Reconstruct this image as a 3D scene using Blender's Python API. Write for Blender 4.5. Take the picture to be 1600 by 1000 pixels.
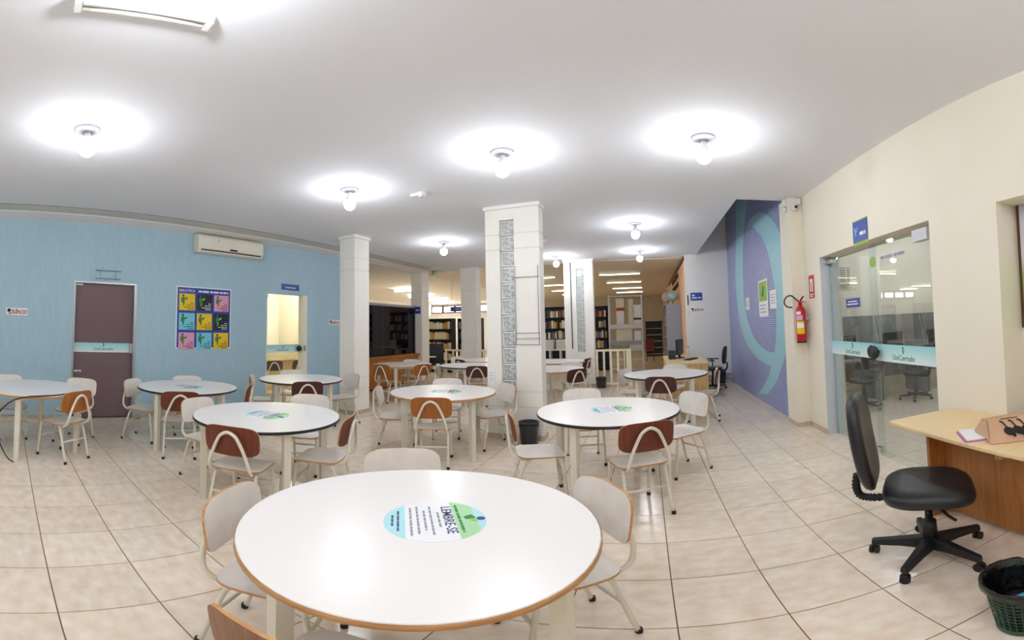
import bpy, bmesh, math, random
from mathutils import Vector, Matrix
random.seed(7)
R = math.radians
PI = math.pi
sc = bpy.context.scene
for o in list(bpy.data.objects):
    bpy.data.objects.remove(o)
COL = sc.collection

# ------------------------------------------------------------------ camera (a phone panorama: equirectangular, slightly tilted up)
PX = 637.2                      # pixels per radian in the 1600x1000 frame
YC = 480.62                     # row of the camera's own equator
TILT, TAZ, PHI = .0536, -.3737, 1.2382
cd = bpy.data.cameras.new('camera')
cd.type = 'PANO'
cd.panorama_type = 'EQUIRECTANGULAR'
cd.longitude_min, cd.longitude_max = -800 / PX, 800 / PX
cd.latitude_max, cd.latitude_min = YC / PX, -(1000 - YC) / PX
cd.clip_start, cd.clip_end = .01, 200
cam = bpy.data.objects.new('camera', cd)
COL.objects.link(cam)
_tilt = Matrix.Rotation(TILT, 3, Vector((math.cos(TAZ), -math.sin(TAZ), 0)))
_e = Vector((math.cos(PHI), math.sin(PHI), 0)); _n = Vector((_e.y, -_e.x, 0))
_B = Matrix((_n, _e, (0, 0, 1)))
_m = (_B @ _tilt @ Matrix.Rotation(PI / 2, 3, 'X')).to_4x4()
_m.translation = (0, 0, 1.5)
cam.matrix_world = _m
sc.camera = cam

# ------------------------------------------------------------------ world, exposure
w = bpy.data.worlds.new('world'); sc.world = w
w.use_nodes = True
w.node_tree.nodes['Background'].inputs[0].default_value = (.75, .8, .9, 1)
w.node_tree.nodes['Background'].inputs[1].default_value = .15
sc.view_settings.view_transform = 'Standard'
sc.view_settings.look = 'None'
sc.view_settings.gamma = 1
sc.view_settings.exposure = 2.22
sc.view_settings.use_curve_mapping = False
BULB = 36.0                     # radiance of the globes
TUBE = 26.0
try:
    sc.cycles.max_bounces = 7; sc.cycles.diffuse_bounces = 5; sc.cycles.glossy_bounces = 4
    sc.cycles.transmission_bounces = 6; sc.cycles.transparent_max_bounces = 10
    sc.cycles.caustics_reflective = False; sc.cycles.caustics_refractive = False
    sc.cycles.sample_clamp_indirect = 6
except Exception:
    pass

# ------------------------------------------------------------------ materials
def lin(c):
    def f(v):
        v /= 255
        return v / 12.92 if v <= .04045 else ((v + .055) / 1.055) ** 2.4
    return (f(c[0]), f(c[1]), f(c[2]), 1)
def mat(name, col, rough=.5, metal=0, spec=.5, col2=None, scale=6, stretch=(1, 1, 1), bump=0, bscale=40, emit=0, trans=0, detail=4, rnd=0):
    m = bpy.data.materials.new(name); m.use_nodes = True
    nt = m.node_tree; b = nt.nodes['Principled BSDF']
    b.inputs['Base Color'].default_value = lin(col)
    b.inputs['Roughness'].default_value = rough
    b.inputs['Metallic'].default_value = metal
    b.inputs['Specular IOR Level'].default_value = spec
    b.inputs['Transmission Weight'].default_value = trans
    if emit:
        b.inputs['Emission Color'].default_value = lin(col)
        b.inputs['Emission Strength'].default_value = emit
    if col2 or bump:
        tc = nt.nodes.new('ShaderNodeTexCoord'); mp = nt.nodes.new('ShaderNodeMapping')
        mp.inputs['Scale'].default_value = stretch
        nt.links.new(tc.outputs['Object'], mp.inputs['Vector'])
    if col2:
        nz = nt.nodes.new('ShaderNodeTexNoise'); nz.inputs['Scale'].default_value = scale; nz.inputs['Detail'].default_value = detail
        nt.links.new(mp.outputs[0], nz.inputs['Vector'])
        rp = nt.nodes.new('ShaderNodeValToRGB')
        rp.color_ramp.elements[0].position = .32; rp.color_ramp.elements[1].position = .68
        rp.color_ramp.elements[0].color = lin(col); rp.color_ramp.elements[1].color = lin(col2)
        nt.links.new(nz.outputs['Fac'], rp.inputs[0])
        nt.links.new(rp.outputs[0], b.inputs['Base Color'])
        if rnd:
            oi = nt.nodes.new('ShaderNodeObjectInfo'); hs = nt.nodes.new('ShaderNodeHueSaturation')
            mr = nt.nodes.new('ShaderNodeMapRange'); mr.inputs[3].default_value = 1 - rnd; mr.inputs[4].default_value = 1 + rnd * .6
            nt.links.new(oi.outputs['Random'], mr.inputs[0]); nt.links.new(mr.outputs[0], hs.inputs['Value'])
            nt.links.new(rp.outputs[0], hs.inputs['Color']); nt.links.new(hs.outputs[0], b.inputs['Base Color'])
            # slide the noise so that no two tiles look alike
            va = nt.nodes.new('ShaderNodeVectorMath'); va.operation = 'ADD'
            nt.links.new(mp.outputs[0], va.inputs[0]); nt.links.new(oi.outputs['Location'], va.inputs[1]); nt.links.new(va.outputs[0], nz.inputs['Vector'])
    if bump:
        n2 = nt.nodes.new('ShaderNodeTexNoise'); n2.inputs['Scale'].default_value = bscale; n2.inputs['Detail'].default_value = 3
        nt.links.new(mp.outputs[0], n2.inputs['Vector'])
        bp = nt.nodes.new('ShaderNodeBump'); bp.inputs['Strength'].default_value = bump; bp.inputs['Distance'].default_value = .01
        nt.links.new(n2.outputs['Fac'], bp.inputs['Height']); nt.links.new(bp.outputs[0], b.inputs['Normal'])
    return m
def glass(name, tint, refl=1.0, haze=0, hcol=(180, 180, 180)):
    m = bpy.data.materials.new(name); m.use_nodes = True
    nt = m.node_tree; nt.nodes.clear()
    out = nt.nodes.new('ShaderNodeOutputMaterial'); mx = nt.nodes.new('ShaderNodeMixShader')
    tr = nt.nodes.new('ShaderNodeBsdfTransparent'); tr.inputs[0].default_value = lin(tint)
    gl = nt.nodes.new('ShaderNodeBsdfGlossy'); gl.inputs['Roughness'].default_value = .01
    fr = nt.nodes.new('ShaderNodeFresnel'); fr.inputs['IOR'].default_value = 1.5
    mt = nt.nodes.new('ShaderNodeMath'); mt.operation = 'MULTIPLY'; mt.inputs[1].default_value = refl
    ge = nt.nodes.new('ShaderNodeNewGeometry'); ir = nt.nodes.new('ShaderNodeMapRange')     # same reflection from either face of the pane
    ir.inputs[3].default_value = 1.5; ir.inputs[4].default_value = 1 / 1.5
    nt.links.new(ge.outputs['Backfacing'], ir.inputs[0]); nt.links.new(ir.outputs[0], fr.inputs['IOR'])
    nt.links.new(fr.outputs[0], mt.inputs[0]); nt.links.new(mt.outputs[0], mx.inputs[0])
    nt.links.new(tr.outputs[0], mx.inputs[1]); nt.links.new(gl.outputs[0], mx.inputs[2])
    if haze:
        df = nt.nodes.new('ShaderNodeBsdfDiffuse'); df.inputs[0].default_value = lin(hcol)
        m2 = nt.nodes.new('ShaderNodeMixShader'); m2.inputs[0].default_value = haze
        nt.links.new(mx.outputs[0], m2.inputs[1]); nt.links.new(df.outputs[0], m2.inputs[2]); nt.links.new(m2.outputs[0], out.inputs[0])
    else:
        nt.links.new(mx.outputs[0], out.inputs[0])
    return m
def mosaic(name, cols, k=1.0):
    """small rectangular glass tiles, colours by cell"""
    m = bpy.data.materials.new(name); m.use_nodes = True
    nt = m.node_tree; b = nt.nodes['Principled BSDF']
    b.inputs['Roughness'].default_value = .35
    tc = nt.nodes.new('ShaderNodeTexCoord'); mp = nt.nodes.new('ShaderNodeMapping')
    mp.inputs['Rotation'].default_value = (0, R(90), R(90))
    sx = nt.nodes.new('ShaderNodeSeparateXYZ'); cb = nt.nodes.new('ShaderNodeCombineXYZ')
    nt.links.new(tc.outputs['Object'], sx.inputs[0])
    nt.links.new(sx.outputs['Y'], cb.inputs['X']); nt.links.new(sx.outputs['Z'], cb.inputs['Y'])
    br = nt.nodes.new('ShaderNodeTexBrick')
    br.inputs['Scale'].default_value = 1; br.inputs['Brick Width'].default_value = .062; br.inputs['Row Height'].default_value = .034
    br.inputs['Mortar Size'].default_value = .0045; br.inputs['Mortar Smooth'].default_value = .2
    br.inputs['Color1'].default_value = lin(cols[0]); br.inputs['Color2'].default_value = lin(cols[1]); br.inputs['Mortar'].default_value = lin(cols[2])
    nt.links.new(cb.outputs[0], br.inputs['Vector'])
    nz = nt.nodes.new('ShaderNodeTexNoise'); nz.inputs['Scale'].default_value = .7; nz.inputs['Detail'].default_value = 2
    nt.links.new(cb.outputs[0], nz.inputs['Vector'])
    mx = nt.nodes.new('ShaderNodeMixRGB'); mx.blend_type = 'MIX'; mx.inputs[2].default_value = lin(cols[3])
    mr = nt.nodes.new('ShaderNodeMapRange'); mr.inputs[1].default_value = .4; mr.inputs[2].default_value = .7; mr.inputs[3].default_value = 0; mr.inputs[4].default_value = .45
    nt.links.new(nz.outputs['Fac'], mr.inputs[0]); nt.links.new(mr.outputs[0], mx.inputs[0])
    nt.links.new(br.outputs['Color'], mx.inputs[1]); nt.links.new(mx.outputs[0], b.inputs['Base Color'])
    bp = nt.nodes.new('ShaderNodeBump'); bp.inputs['Strength'].default_value = .4; bp.inputs['Distance'].default_value = .004; bp.invert = True
    nt.links.new(br.outputs['Fac'], bp.inputs['Height']); nt.links.new(bp.outputs[0], b.inputs['Normal'])
    return m
def bands(name, stops, axis='Z', rough=.3):
    """flat print that fades along one object axis"""
    m = bpy.data.materials.new(name); m.use_nodes = True
    nt = m.node_tree; b = nt.nodes['Principled BSDF']; b.inputs['Roughness'].default_value = rough
    tc = nt.nodes.new('ShaderNodeTexCoord'); sx = nt.nodes.new('ShaderNodeSeparateXYZ'); rp = nt.nodes.new('ShaderNodeValToRGB')
    nt.links.new(tc.outputs['Generated'], sx.inputs[0]); nt.links.new(sx.outputs[axis], rp.inputs[0])
    els = rp.color_ramp.elements
    for i, (p, c) in enumerate(stops):
        e = els[i] if i < 2 else els.new(p)
        e.position = p; e.color = lin(c)
    nt.links.new(rp.outputs[0], b.inputs['Base Color'])
    return m

M = {}
M['tile'] = mat('floor tile', (227, 208, 185), .2, spec=.5, col2=(241, 229, 212), scale=9, stretch=(1, 1.5, 1), detail=9, rnd=.06)
M['grout'] = mat('grout', (128, 94, 66), .9)
M['ceil'] = mat('ceiling paint', (236, 238, 244), .9, col2=(234, 236, 242), scale=1)
M['ceil_strip'] = mat('beige ceiling strip', (214, 210, 204), .9)
M['tan_wood'] = mat('greyish brown wood', (150, 108, 78), .5, col2=(130, 90, 64), scale=5, stretch=(14, 1, 1))
M['tube_dim'] = mat('dimly glowing tube', (255, 246, 222), .5, emit=1.2)
M['ceil_far'] = mat('far ceiling boards', (228, 222, 206), .55, col2=(220, 212, 194), scale=3, stretch=(1, 12, 1))
M['gap'] = mat('dark joint', (70, 58, 48), .9)
M['blue'] = mat('blue textured paint', (168, 200, 217), .75, col2=(176, 206, 221), scale=14, stretch=(1, 3, .35), bump=.5, bscale=60)
M['cream'] = mat('cream paint', (238, 231, 214), .75, col2=(235, 228, 210), scale=2)
M['white_paint'] = mat('white paint', (235, 233, 228), .7)
M['trim'] = mat('white plaster trim', (240, 239, 238), .7)
M['column'] = mat('off white column paint', (243, 240, 232), .6, col2=(240, 236, 228), scale=3)
M['groove'] = mat('column groove', (226, 222, 212), .8)
M['peach'] = mat('peach paint', (234, 194, 162), .8)
M['olive'] = mat('dull beige paint', (184, 176, 158), .8)
M['mauve'] = mat('mauve paint', (150, 118, 120), .8)
M['brown_trim'] = mat('dark brown wood trim', (92, 52, 30), .6)
M['mosaic'] = mosaic('blue violet mosaic', [(104, 116, 178), (134, 148, 202), (198, 208, 228), (142, 128, 178)])
M['mosaic_aqua'] = mosaic('aqua mosaic', [(140, 200, 216), (156, 210, 222), (186, 222, 228), (150, 205, 214)])
M['skirt'] = mat('beige skirting tile', (206, 190, 166), .4, col2=(190, 172, 148), scale=20)
M['lam'] = mat('white laminate', (240, 236, 232), .28, spec=.5)
M['seat_lam'] = mat('grey white laminate', (232, 226, 219), .36, col2=(224, 217, 210), scale=10)
M['ply'] = mat('plywood edge', (176, 122, 72), .6, col2=(206, 160, 108), scale=8, stretch=(1, 1, 30))
M['black_edge'] = mat('black edge band', (26, 26, 30), .45)
M['red_wood'] = mat('reddish brown wood', (122, 54, 30), .45, col2=(92, 40, 24), scale=5, stretch=(14, 1, 1))
M['dark_wood'] = mat('dark brown wood', (86, 42, 34), .5, col2=(66, 32, 28), scale=5, stretch=(14, 1, 1))
M['orange_wood'] = mat('orange brown wood', (176, 108, 44), .5, col2=(152, 86, 34), scale=5, stretch=(14, 1, 1))
M['steel_cream'] = mat('cream enamelled steel', (226, 220, 204), .35, spec=.5)
M['rubber'] = mat('black rubber', (20, 20, 20), .6)
M['chrome'] = mat('chrome', (200, 200, 200), .2, metal=1)
M['wire'] = mat('grey steel wire', (140, 140, 146), .4, metal=.6)
M['black_plastic'] = mat('black plastic', (24, 24, 26), .45)
M['vinyl'] = mat('black vinyl', (30, 30, 34), .38, bump=.12, bscale=120)
M['oak'] = mat('light oak laminate', (238, 212, 164), .4, col2=(230, 200, 150), scale=4, stretch=(1, 12, 12))
M['oak_v'] = mat('light oak panel', (222, 186, 128), .45, col2=(204, 164, 104), scale=4, stretch=(12, 12, 1))
M['teak'] = mat('brown wood panel', (186, 126, 68), .45, col2=(162, 102, 52), scale=3, stretch=(10, 10, 1))
M['orange_panel'] = mat('orange varnished wood', (190, 118, 48), .4, col2=(168, 98, 36), scale=3, stretch=(1, 1, 12))
M['kraft'] = mat('kraft paper', (206, 166, 136), .8, col2=(198, 156, 124), scale=6)
M['ink'] = mat('black ink', (28, 22, 22), .7)
M['blue_sign'] = mat('blue sign', (38, 66, 158), .4)
M['paper'] = mat('white paper', (240, 240, 240), .6)
M['pink_paper'] = mat('pink paper', (206, 130, 160), .7)
M['grey_line'] = mat('grey print', (150, 152, 165), .7)
M['navy_ink'] = mat('navy print', (64, 76, 128), .6)
M['red_ink'] = mat('dark red print', (150, 30, 52), .6)
M['green_ink'] = mat('green print', (60, 130, 70), .6)
M['lime'] = mat('lime print', (150, 190, 80), .6)
M['yellow'] = mat('yellow print', (236, 200, 24), .5)
M['pink'] = mat('pink print', (226, 160, 190), .5)
M['cyan'] = mat('cyan print', (120, 205, 226), .5)
M['darkgreen'] = mat('dark green print', (18, 34, 36), .5)
M['red'] = mat('red enamel', (186, 22, 30), .3)
M['ac'] = mat('ivory plastic', (240, 237, 222), .35)
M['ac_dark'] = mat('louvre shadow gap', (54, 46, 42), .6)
M['bin_black'] = mat('black bin plastic', (36, 40, 48), .35)
M['bin_green'] = mat('green basket plastic', (46, 84, 60), .45)
M['bag_black'] = mat('black bin liner', (16, 16, 18), .25, bump=.8, bscale=30)
M['bottle_blue'] = mat('blue plastic', (70, 160, 190), .3)
M['bulb'] = mat('glowing bulb', (243, 247, 255), .5, emit=BULB)
M['bulb_office'] = mat('warm glowing bulb', (255, 247, 232), .5, emit=90)
M['tube_on'] = mat('glowing tube', (255, 250, 235), .5, emit=TUBE)
M['tube_off'] = mat('unlit tube', (236, 232, 220), .3)
M['window_lit'] = mat('daylit window pane', (255, 250, 238), .5, emit=2.2)
M['lamp_plate'] = mat('lamp holder with painted shade', (172, 172, 178), .6)  # shade of the bulb neck is painted into this grey
M['lamp_white'] = mat('white lamp plastic', (226, 226, 226), .5)
M['pane'] = glass('clear glass', (246, 250, 249), 1.0, .02, (220, 228, 226))
M['pane_dark'] = glass('dark tinted glass', (205, 186, 192), 1.6, .45, (168, 142, 148))
M['pane_black'] = glass('nearly black glass', (70, 66, 84), 1.0)
M['film'] = bands('frosted aqua film', [(0, (226, 240, 242)), (1, (150, 214, 218))], 'Y')
M['glassblock'] = mat('glass block', (176, 174, 170), .12, spec=.9, col2=(252, 254, 254), scale=34, trans=.3, bump=1.0, bscale=45, detail=2)
M['glassframe'] = mat('glass block rim', (232, 242, 238), .15, spec=.7, trans=.15)
M['alu'] = mat('brushed aluminium', (186, 188, 190), .35, metal=.7)
M['jamb'] = mat('pale jamb', (206, 212, 218), .5)
M['steel_grey'] = mat('light grey steel', (204, 207, 212), .45)
M['steel_blue'] = mat('blue grey steel', (150, 154, 166), .5)
M['steel_dark'] = mat('dark shelf steel', (48, 50, 56), .5)
M['carton'] = mat('cream carton', (214, 206, 186), .7)
M['carton_white'] = mat('white carton', (226, 226, 224), .7)
M['carton_red'] = mat('brick red carton', (170, 78, 58), .7)
M['globe_blue'] = mat('pale blue globe', (130, 190, 210), .4, col2=(176, 200, 170), scale=9)
M['globe_pink'] = mat('pale pink globe', (206, 176, 186), .4)
M['carrel'] = mat('grey carrel board', (140, 140, 138), .6)
M['rail_cream'] = mat('cream painted wood', (232, 226, 196), .55)
BOOKC = [('maroon', (110, 40, 42)), ('navy', (40, 48, 88)), ('cream', (214, 202, 170)), ('brown', (120, 82, 52)), ('dark green', (44, 72, 54)), ('white', (222, 220, 214)), ('grey', (130, 130, 134)), ('ochre', (190, 146, 60)), ('black', (34, 32, 34)), ('blue', (80, 110, 160)), ('tan', (176, 148, 110))]
for n, c in BOOKC:
    M['book_' + n] = mat(n + ' book cloth', c, .6)

# ------------------------------------------------------------------ mesh helpers
class MB:
    def __init__(s):
        s.v = []; s.f = []; s.m = []; s.s = []
    def add(s, vs, fs, m=0, sm=False):
        b = len(s.v); s.v += [tuple(v) for v in vs]
        for f in fs:
            s.f.append([b + i for i in f]); s.m.append(m); s.s.append(sm)
        return s
    def box(s, x0, x1, y0, y1, z0, z1, m=0):
        v = [(x0, y0, z0), (x1, y0, z0), (x1, y1, z0), (x0, y1, z0), (x0, y0, z1), (x1, y0, z1), (x1, y1, z1), (x0, y1, z1)]
        return s.add(v, [(3, 2, 1, 0), (4, 5, 6, 7), (0, 1, 5, 4), (1, 2, 6, 5), (2, 3, 7, 6), (3, 0, 4, 7)], m)
    def bar(s, a, b, wx, wy, m=0, up=(0, 0, 1)):
        """rectangular bar from a to b"""
        a = Vector(a); b = Vector(b); d = (b - a).normalized(); u = Vector(up)
        if abs(d.dot(u)) > .98: u = Vector((0, 1, 0))
        x = d.cross(u).normalized(); y = x.cross(d).normalized()
        v = []
        for p in (a, b):
            for sx, sy in ((-1, -1), (1, -1), (1, 1), (-1, 1)):
                v.append(p + x * sx * wx / 2 + y * sy * wy / 2)
        return s.add(v, [(3, 2, 1, 0), (4, 5, 6, 7), (0, 1, 5, 4), (1, 2, 6, 5), (2, 3, 7, 6), (3, 0, 4, 7)], m)
    def tube(s, pts, r, seg=8, m=0, smooth=0, rs=None):
        pts = [Vector(p) for p in pts]
        if smooth: pts = spline(pts, smooth)
        n = len(pts); vs = []; up = None
        for i, p in enumerate(pts):
            t = (pts[min(i + 1, n - 1)] - pts[max(i - 1, 0)]).normalized()
            if up is None:
                up = t.orthogonal().normalized()
            up = (up - t * up.dot(t)).normalized(); sd = t.cross(up)
            rr = rs[i] if rs else r
            for k in range(seg):
                a = 2 * PI * k / seg
                vs.append(p + up * math.cos(a) * rr + sd * math.sin(a) * rr)
        fs = [(i * seg + k, i * seg + (k + 1) % seg, (i + 1) * seg + (k + 1) % seg, (i + 1) * seg + k) for i in range(n - 1) for k in range(seg)]
        b = len(s.v)
        s.add(vs, fs, m, True)
        s.f.append([b + k for k in reversed(range(seg))]); s.m.append(m); s.s.append(False)
        s.f.append([b + (n - 1) * seg + k for k in range(seg)]); s.m.append(m); s.s.append(False)
        return s
    def lathe(s, prof, seg=24, m=0, c=(0, 0, 0), sm=True, cap=True):
        vs = []
        for r, z in prof:
            for k in range(seg):
                a = 2 * PI * k / seg
                vs.append((c[0] + r * math.cos(a), c[1] + r * math.sin(a), c[2] + z))
        n = len(prof)
        fs = [(i * seg + k, i * seg + (k + 1) % seg, (i + 1) * seg + (k + 1) % seg, (i + 1) * seg + k) for i in range(n - 1) for k in range(seg)]
        b = len(s.v); s.add(vs, fs, m, sm)
        if cap:
            s.f.append([b + k for k in reversed(range(seg))]); s.m.append(m); s.s.append(False)
            s.f.append([b + (n - 1) * seg + k for k in range(seg)]); s.m.append(m); s.s.append(False)
        return s
    def prism(s, poly, z0, z1, m=0, ax='z'):
        """polygon in xy (or along another axis) extruded"""
        def P(a, b, h):
            return (a, b, h) if ax == 'z' else ((a, h, b) if ax == 'y' else (h, a, b))
        n = len(poly)
        v = [P(a, b, z0) for a, b in poly] + [P(a, b, z1) for a, b in poly]
        return s.add(v, [tuple(reversed(range(n))), tuple(range(n, 2 * n))] + [(i, (i + 1) % n, n + (i + 1) % n, n + i) for i in range(n)], m)
    def strip(s, a, b, z0, z1, m=0, ax='z'):
        """ribbon between two outlines of equal length, extruded"""
        def P(p, h):
            return (p[0], p[1], h) if ax == 'z' else (h, p[0], p[1])
        n = len(a)
        v = [P(p, z0) for p in a] + [P(p, z0) for p in b] + [P(p, z1) for p in a] + [P(p, z1) for p in b]
        f = []
        for i in range(n - 1):
            f += [(2 * n + i, 2 * n + i + 1, 3 * n + i + 1, 3 * n + i), (i, n + i, n + i + 1, i + 1), (i, i + 1, 2 * n + i + 1, 2 * n + i), (n + i, 3 * n + i, 3 * n + i + 1, n + i + 1)]
        f += [(0, 2 * n, 3 * n, n), (n - 1, 2 * n - 1, 4 * n - 1, 3 * n - 1)]
        return s.add(v, f, m)
    def mesh(s, name, mats, bevel=0):
        me = bpy.data.meshes.new(name)
        me.from_pydata(s.v, [], s.f)
        for m in mats: me.materials.append(M[m] if isinstance(m, str) else m)
        me.polygons.foreach_set('material_index', s.m)
        me.polygons.foreach_set('use_smooth', s.s)
        bm = bmesh.new(); bm.from_mesh(me)
        if bevel:
            bmesh.ops.bevel(bm, geom=list(bm.edges), offset=bevel, segments=2, affect='EDGES', profile=.5)
        bmesh.ops.recalc_face_normals(bm, faces=list(bm.faces))
        bm.to_mesh(me); bm.free(); me.update()
        return me
    def build(s, name, mats, parent=None, bevel=0, mw=None, loc=None, rot=None):
        if isinstance(mats, str) or not isinstance(mats, (list, tuple)): mats = [mats]
        return ob(name, s.mesh(name, mats, bevel), parent, mw, loc, rot)
def spline(p, k):
    out = []
    n = len(p)
    for i in range(n - 1):
        p0 = p[max(i - 1, 0)]; p1 = p[i]; p2 = p[i + 1]; p3 = p[min(i + 2, n - 1)]
        for j in range(k):
            t = j / k
            out.append(.5 * ((2 * p1) + (p2 - p0) * t + (2 * p0 - 5 * p1 + 4 * p2 - p3) * t * t + (3 * p1 - p0 - 3 * p2 + p3) * t ** 3))
    out.append(p[-1])
    return out
def ob(name, me, parent=None, mw=None, loc=None, rot=None):
    o = bpy.data.objects.new(name, me); COL.objects.link(o)
    if parent: o.parent = parent
    if mw is not None: o.matrix_local = mw
    if loc is not None: o.location = loc
    if rot is not None: o.rotation_euler = rot
    return o
def tag(o, label, cat, group=None):
    o['label'] = label; o['category'] = cat
    if group: o['group'] = group
    return o
def struct(o):
    o['kind'] = 'structure'
    return o
def thing(name, label, cat, loc=(0, 0, 0), rz=0, group=None, mw=None):
    o = bpy.data.objects.new(name, None); COL.objects.link(o)
    o.empty_display_size = .1
    if mw is not None: o.matrix_world = mw
    else: o.location = loc; o.rotation_euler = (0, 0, rz)
    return tag(o, label, cat, group)
def copy_tree(o, parent=None):
    c = o.copy(); COL.objects.link(c); c.parent = parent
    for ch in [x for x in bpy.data.objects if x.parent == o]:
        copy_tree(ch, c)
    return c
def frame(o, side):
    """local x = to the right on the wall as seen from the room, y = up, z = out of the wall"""
    u, n = {'left': ((0, 1, 0), (1, 0, 0)), 'right': ((0, -1, 0), (-1, 0, 0)), 'back': ((1, 0, 0), (0, -1, 0))}[side]
    m = Matrix((u, (0, 0, 1), n)).transposed().to_4x4(); m.translation = o
    return m
_fc = bpy.data.curves.new('letters', 'FONT')
_fo = bpy.data.objects.new('letters', _fc)
def text(name, s, size, mname, parent, x, y, z, sx=1, align='CENTER', rz=0, thick=.0004, bold=0):
    _fc.body = s; _fc.size = size; _fc.align_x = align; _fc.align_y = 'CENTER'; _fc.resolution_u = 2; _fc.extrude = thick; _fc.offset = bold
    COL.objects.link(_fo); bpy.context.view_layer.update()
    me = bpy.data.meshes.new_from_object(_fo.evaluated_get(bpy.context.evaluated_depsgraph_get()))
    COL.objects.unlink(_fo)
    me.name = name; me.materials.clear(); me.materials.append(M[mname])
    o = ob(name, me, parent, loc=(x, y, z), rot=(0, 0, rz)); o.scale = (sx, 1, 1)
    return o
def lines(name, mname, parent, rows, z, h=.012, rz=0, loc=(0, 0, 0)):
    """print too small to read: broken strokes; rows = (x0, x1, y)"""
    b = MB(); rr = random.Random(len(rows) * 7 + 1)
    for x0, x1, y in rows:
        x = x0
        while x < x1 - .002:
            l = min(rr.uniform(2, 5) * h, x1 - x)
            b.box(x, x + l * .82, y - h / 2, y + h / 2, z, z + .0006); x += l
    o = b.build(name, mname, parent, loc=loc, rot=(0, 0, rz)); o['kind'] = 'stuff'
    return o
def disc_poly(r, n=40, cx=0, cy=0):
    return [(cx + r * math.cos(2 * PI * k / n), cy + r * math.sin(2 * PI * k / n)) for k in range(n)]

# ================================================================== THE SETTING
H = 3.17
S = .449
# ---- floor: slab in grout colour, tiles one by one on it
fl = MB().box(-14, 8, -3.2, 24.2, -.12, -.004).build('floor', 'grout'); struct(fl)
def tile_mesh(nm):
    g = .003; t = S / 2 - g; c = .002
    b = MB()
    v = [(-t, -t, -.006), (t, -t, -.006), (t, t, -.006), (-t, t, -.006), (-t, -t, -c * .5), (t, -t, -c * .5), (t, t, -c * .5), (-t, t, -c * .5),
         (-t + c, -t + c, 0), (t - c, -t + c, 0), (t - c, t - c, 0), (-t + c, t - c, 0)]
    f = [(0, 1, 5, 4), (1, 2, 6, 5), (2, 3, 7, 6), (3, 0, 4, 7), (4, 5, 9, 8), (5, 6, 10, 9), (6, 7, 11, 10), (7, 4, 8, 11), (8, 9, 10, 11)]
    return v, f
tv, tf = tile_mesh('tile')
tme = MB().add(tv, tf).mesh('floor_tile', ['tile'])
cells = []
ax, ay = -4.4277, .2742
view = math.atan2(-math.cos(PHI), math.sin(PHI))          # camera azimuth from +Y towards +X
for i in range(-22, 30):
    for j in range(-9, 54):
        cx = ax + (i + .5) * S; cy = ay + (j + .5) * S
        if not (-13.5 < cx < 7.6 and -3 < cy < 23.8): continue
        d = math.hypot(cx, cy); az = math.atan2(cx, cy) - view
        az = (az + PI) % (2 * PI) - PI
        inroom = -6.3 < cx < 2.3 and cy < 10.4
        vis = abs(az) < 1.36 and d > 1.0 and inroom
        cells.append((0 if vis else 1, d, cx, cy))
cells.sort()
rest = MB()
for k, (nv, d, cx, cy) in enumerate(cells):
    if k < 300 and not nv:
        o = ob('floor_tile', tme, fl, loc=(cx, cy, 0))
    else:
        rest.add([(x + cx, y + cy, z) for x, y, z in tv], tf)
o = rest.build('floor_tiling', 'tile', fl); o['kind'] = 'stuff'

# ---- ceilings
b = MB()
b.box(-5.60, 1.24, -3.2, 10.35, H, H + .2).box(1.24, 2.4, -3.2, 5.3, H, H + .2)
c = b.build('ceiling', 'ceil'); struct(c)
MB().box(-5.635, -5.60, -3.2, 10.3, H + .004, H + .03).build('joint', 'gap', c)
MB().box(-6.4, -5.635, -3.2, 10.32, H - .004, H + .2).build('ceiling_strip', 'ceil_strip', c)
struct(MB().box(-14, -6.4, 7.2, 24.2, 3.15, 3.3).build('ceiling_annex', 'white_paint'))
cf = struct(MB().box(-6.4, .95, 10.35, 24.2, 3.16, 3.3).build('ceiling_far', 'ceil_far'))
t = MB().prism([(-6.25, 3.05 + .07), (-6.25, H - .004), (-5.92, H - .004), (-5.94, H - .016)], -3.2, 10.2, ax='y').build('trim_1', 'trim'); struct(t)
struct(MB().box(1.1, 1.24, 5.3, 9.85, H + .2, 4.6).build('wall_stairwell', 'white_paint'))
struct(MB().box(1.1, 2.3, 5.1, 5.3, H + .2, 4.6).build('wall_stairwell_front', 'white_paint'))
struct(MB().box(1.1, 2.3, 5.1, 10.2, 4.6, 4.7).build('ceiling_stairwell', 'olive'))

# ---- left wall with two door openings
b = MB()
for y0, y1, z0, z1 in ((-3.2, 1.02, 0, H), (1.02, 2.05, 2.185, H), (2.05, 4.62, 0, H), (4.62, 5.64, 2.19, H), (5.64, 7.2, 0, H)):
    b.box(-6.4, -6.25, y0, y1, z0, z1)
struct(b.build('wall_left', 'blue'))
b = MB()
for y0, y1 in ((-3.2, 1.0), (2.08, 4.6), (5.68, 7.2)):
    b.box(-6.25, -6.238, y0, y1, 0, .065)
struct(b.build('baseboard_left', 'skirt'))
# ---- right wall with the glass door opening and a niche
b = MB()
for y0, y1, z0, z1 in ((-3.2, .1, 0, H), (.1, 1.78, 2.23, H), (1.78, 2.49, 0, H), (2.49, 4.61, 2.24, H), (4.61, 5.13, 0, H)):
    b.box(2.1, 2.38, y0, y1, z0, z1)
b.box(2.312, 2.38, .1, 1.78, 0, 2.23)
struct(b.build('wall_right', 'cream'))
b = MB().box(2.088, 2.1, 4.61, 5.13, 0, .065).box(2.088, 2.1, 1.78, 2.49, 0, .065).box(2.088, 2.2, 4.598, 4.61, 0, .065)
struct(b.build('baseboard_right', 'skirt'))
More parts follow.
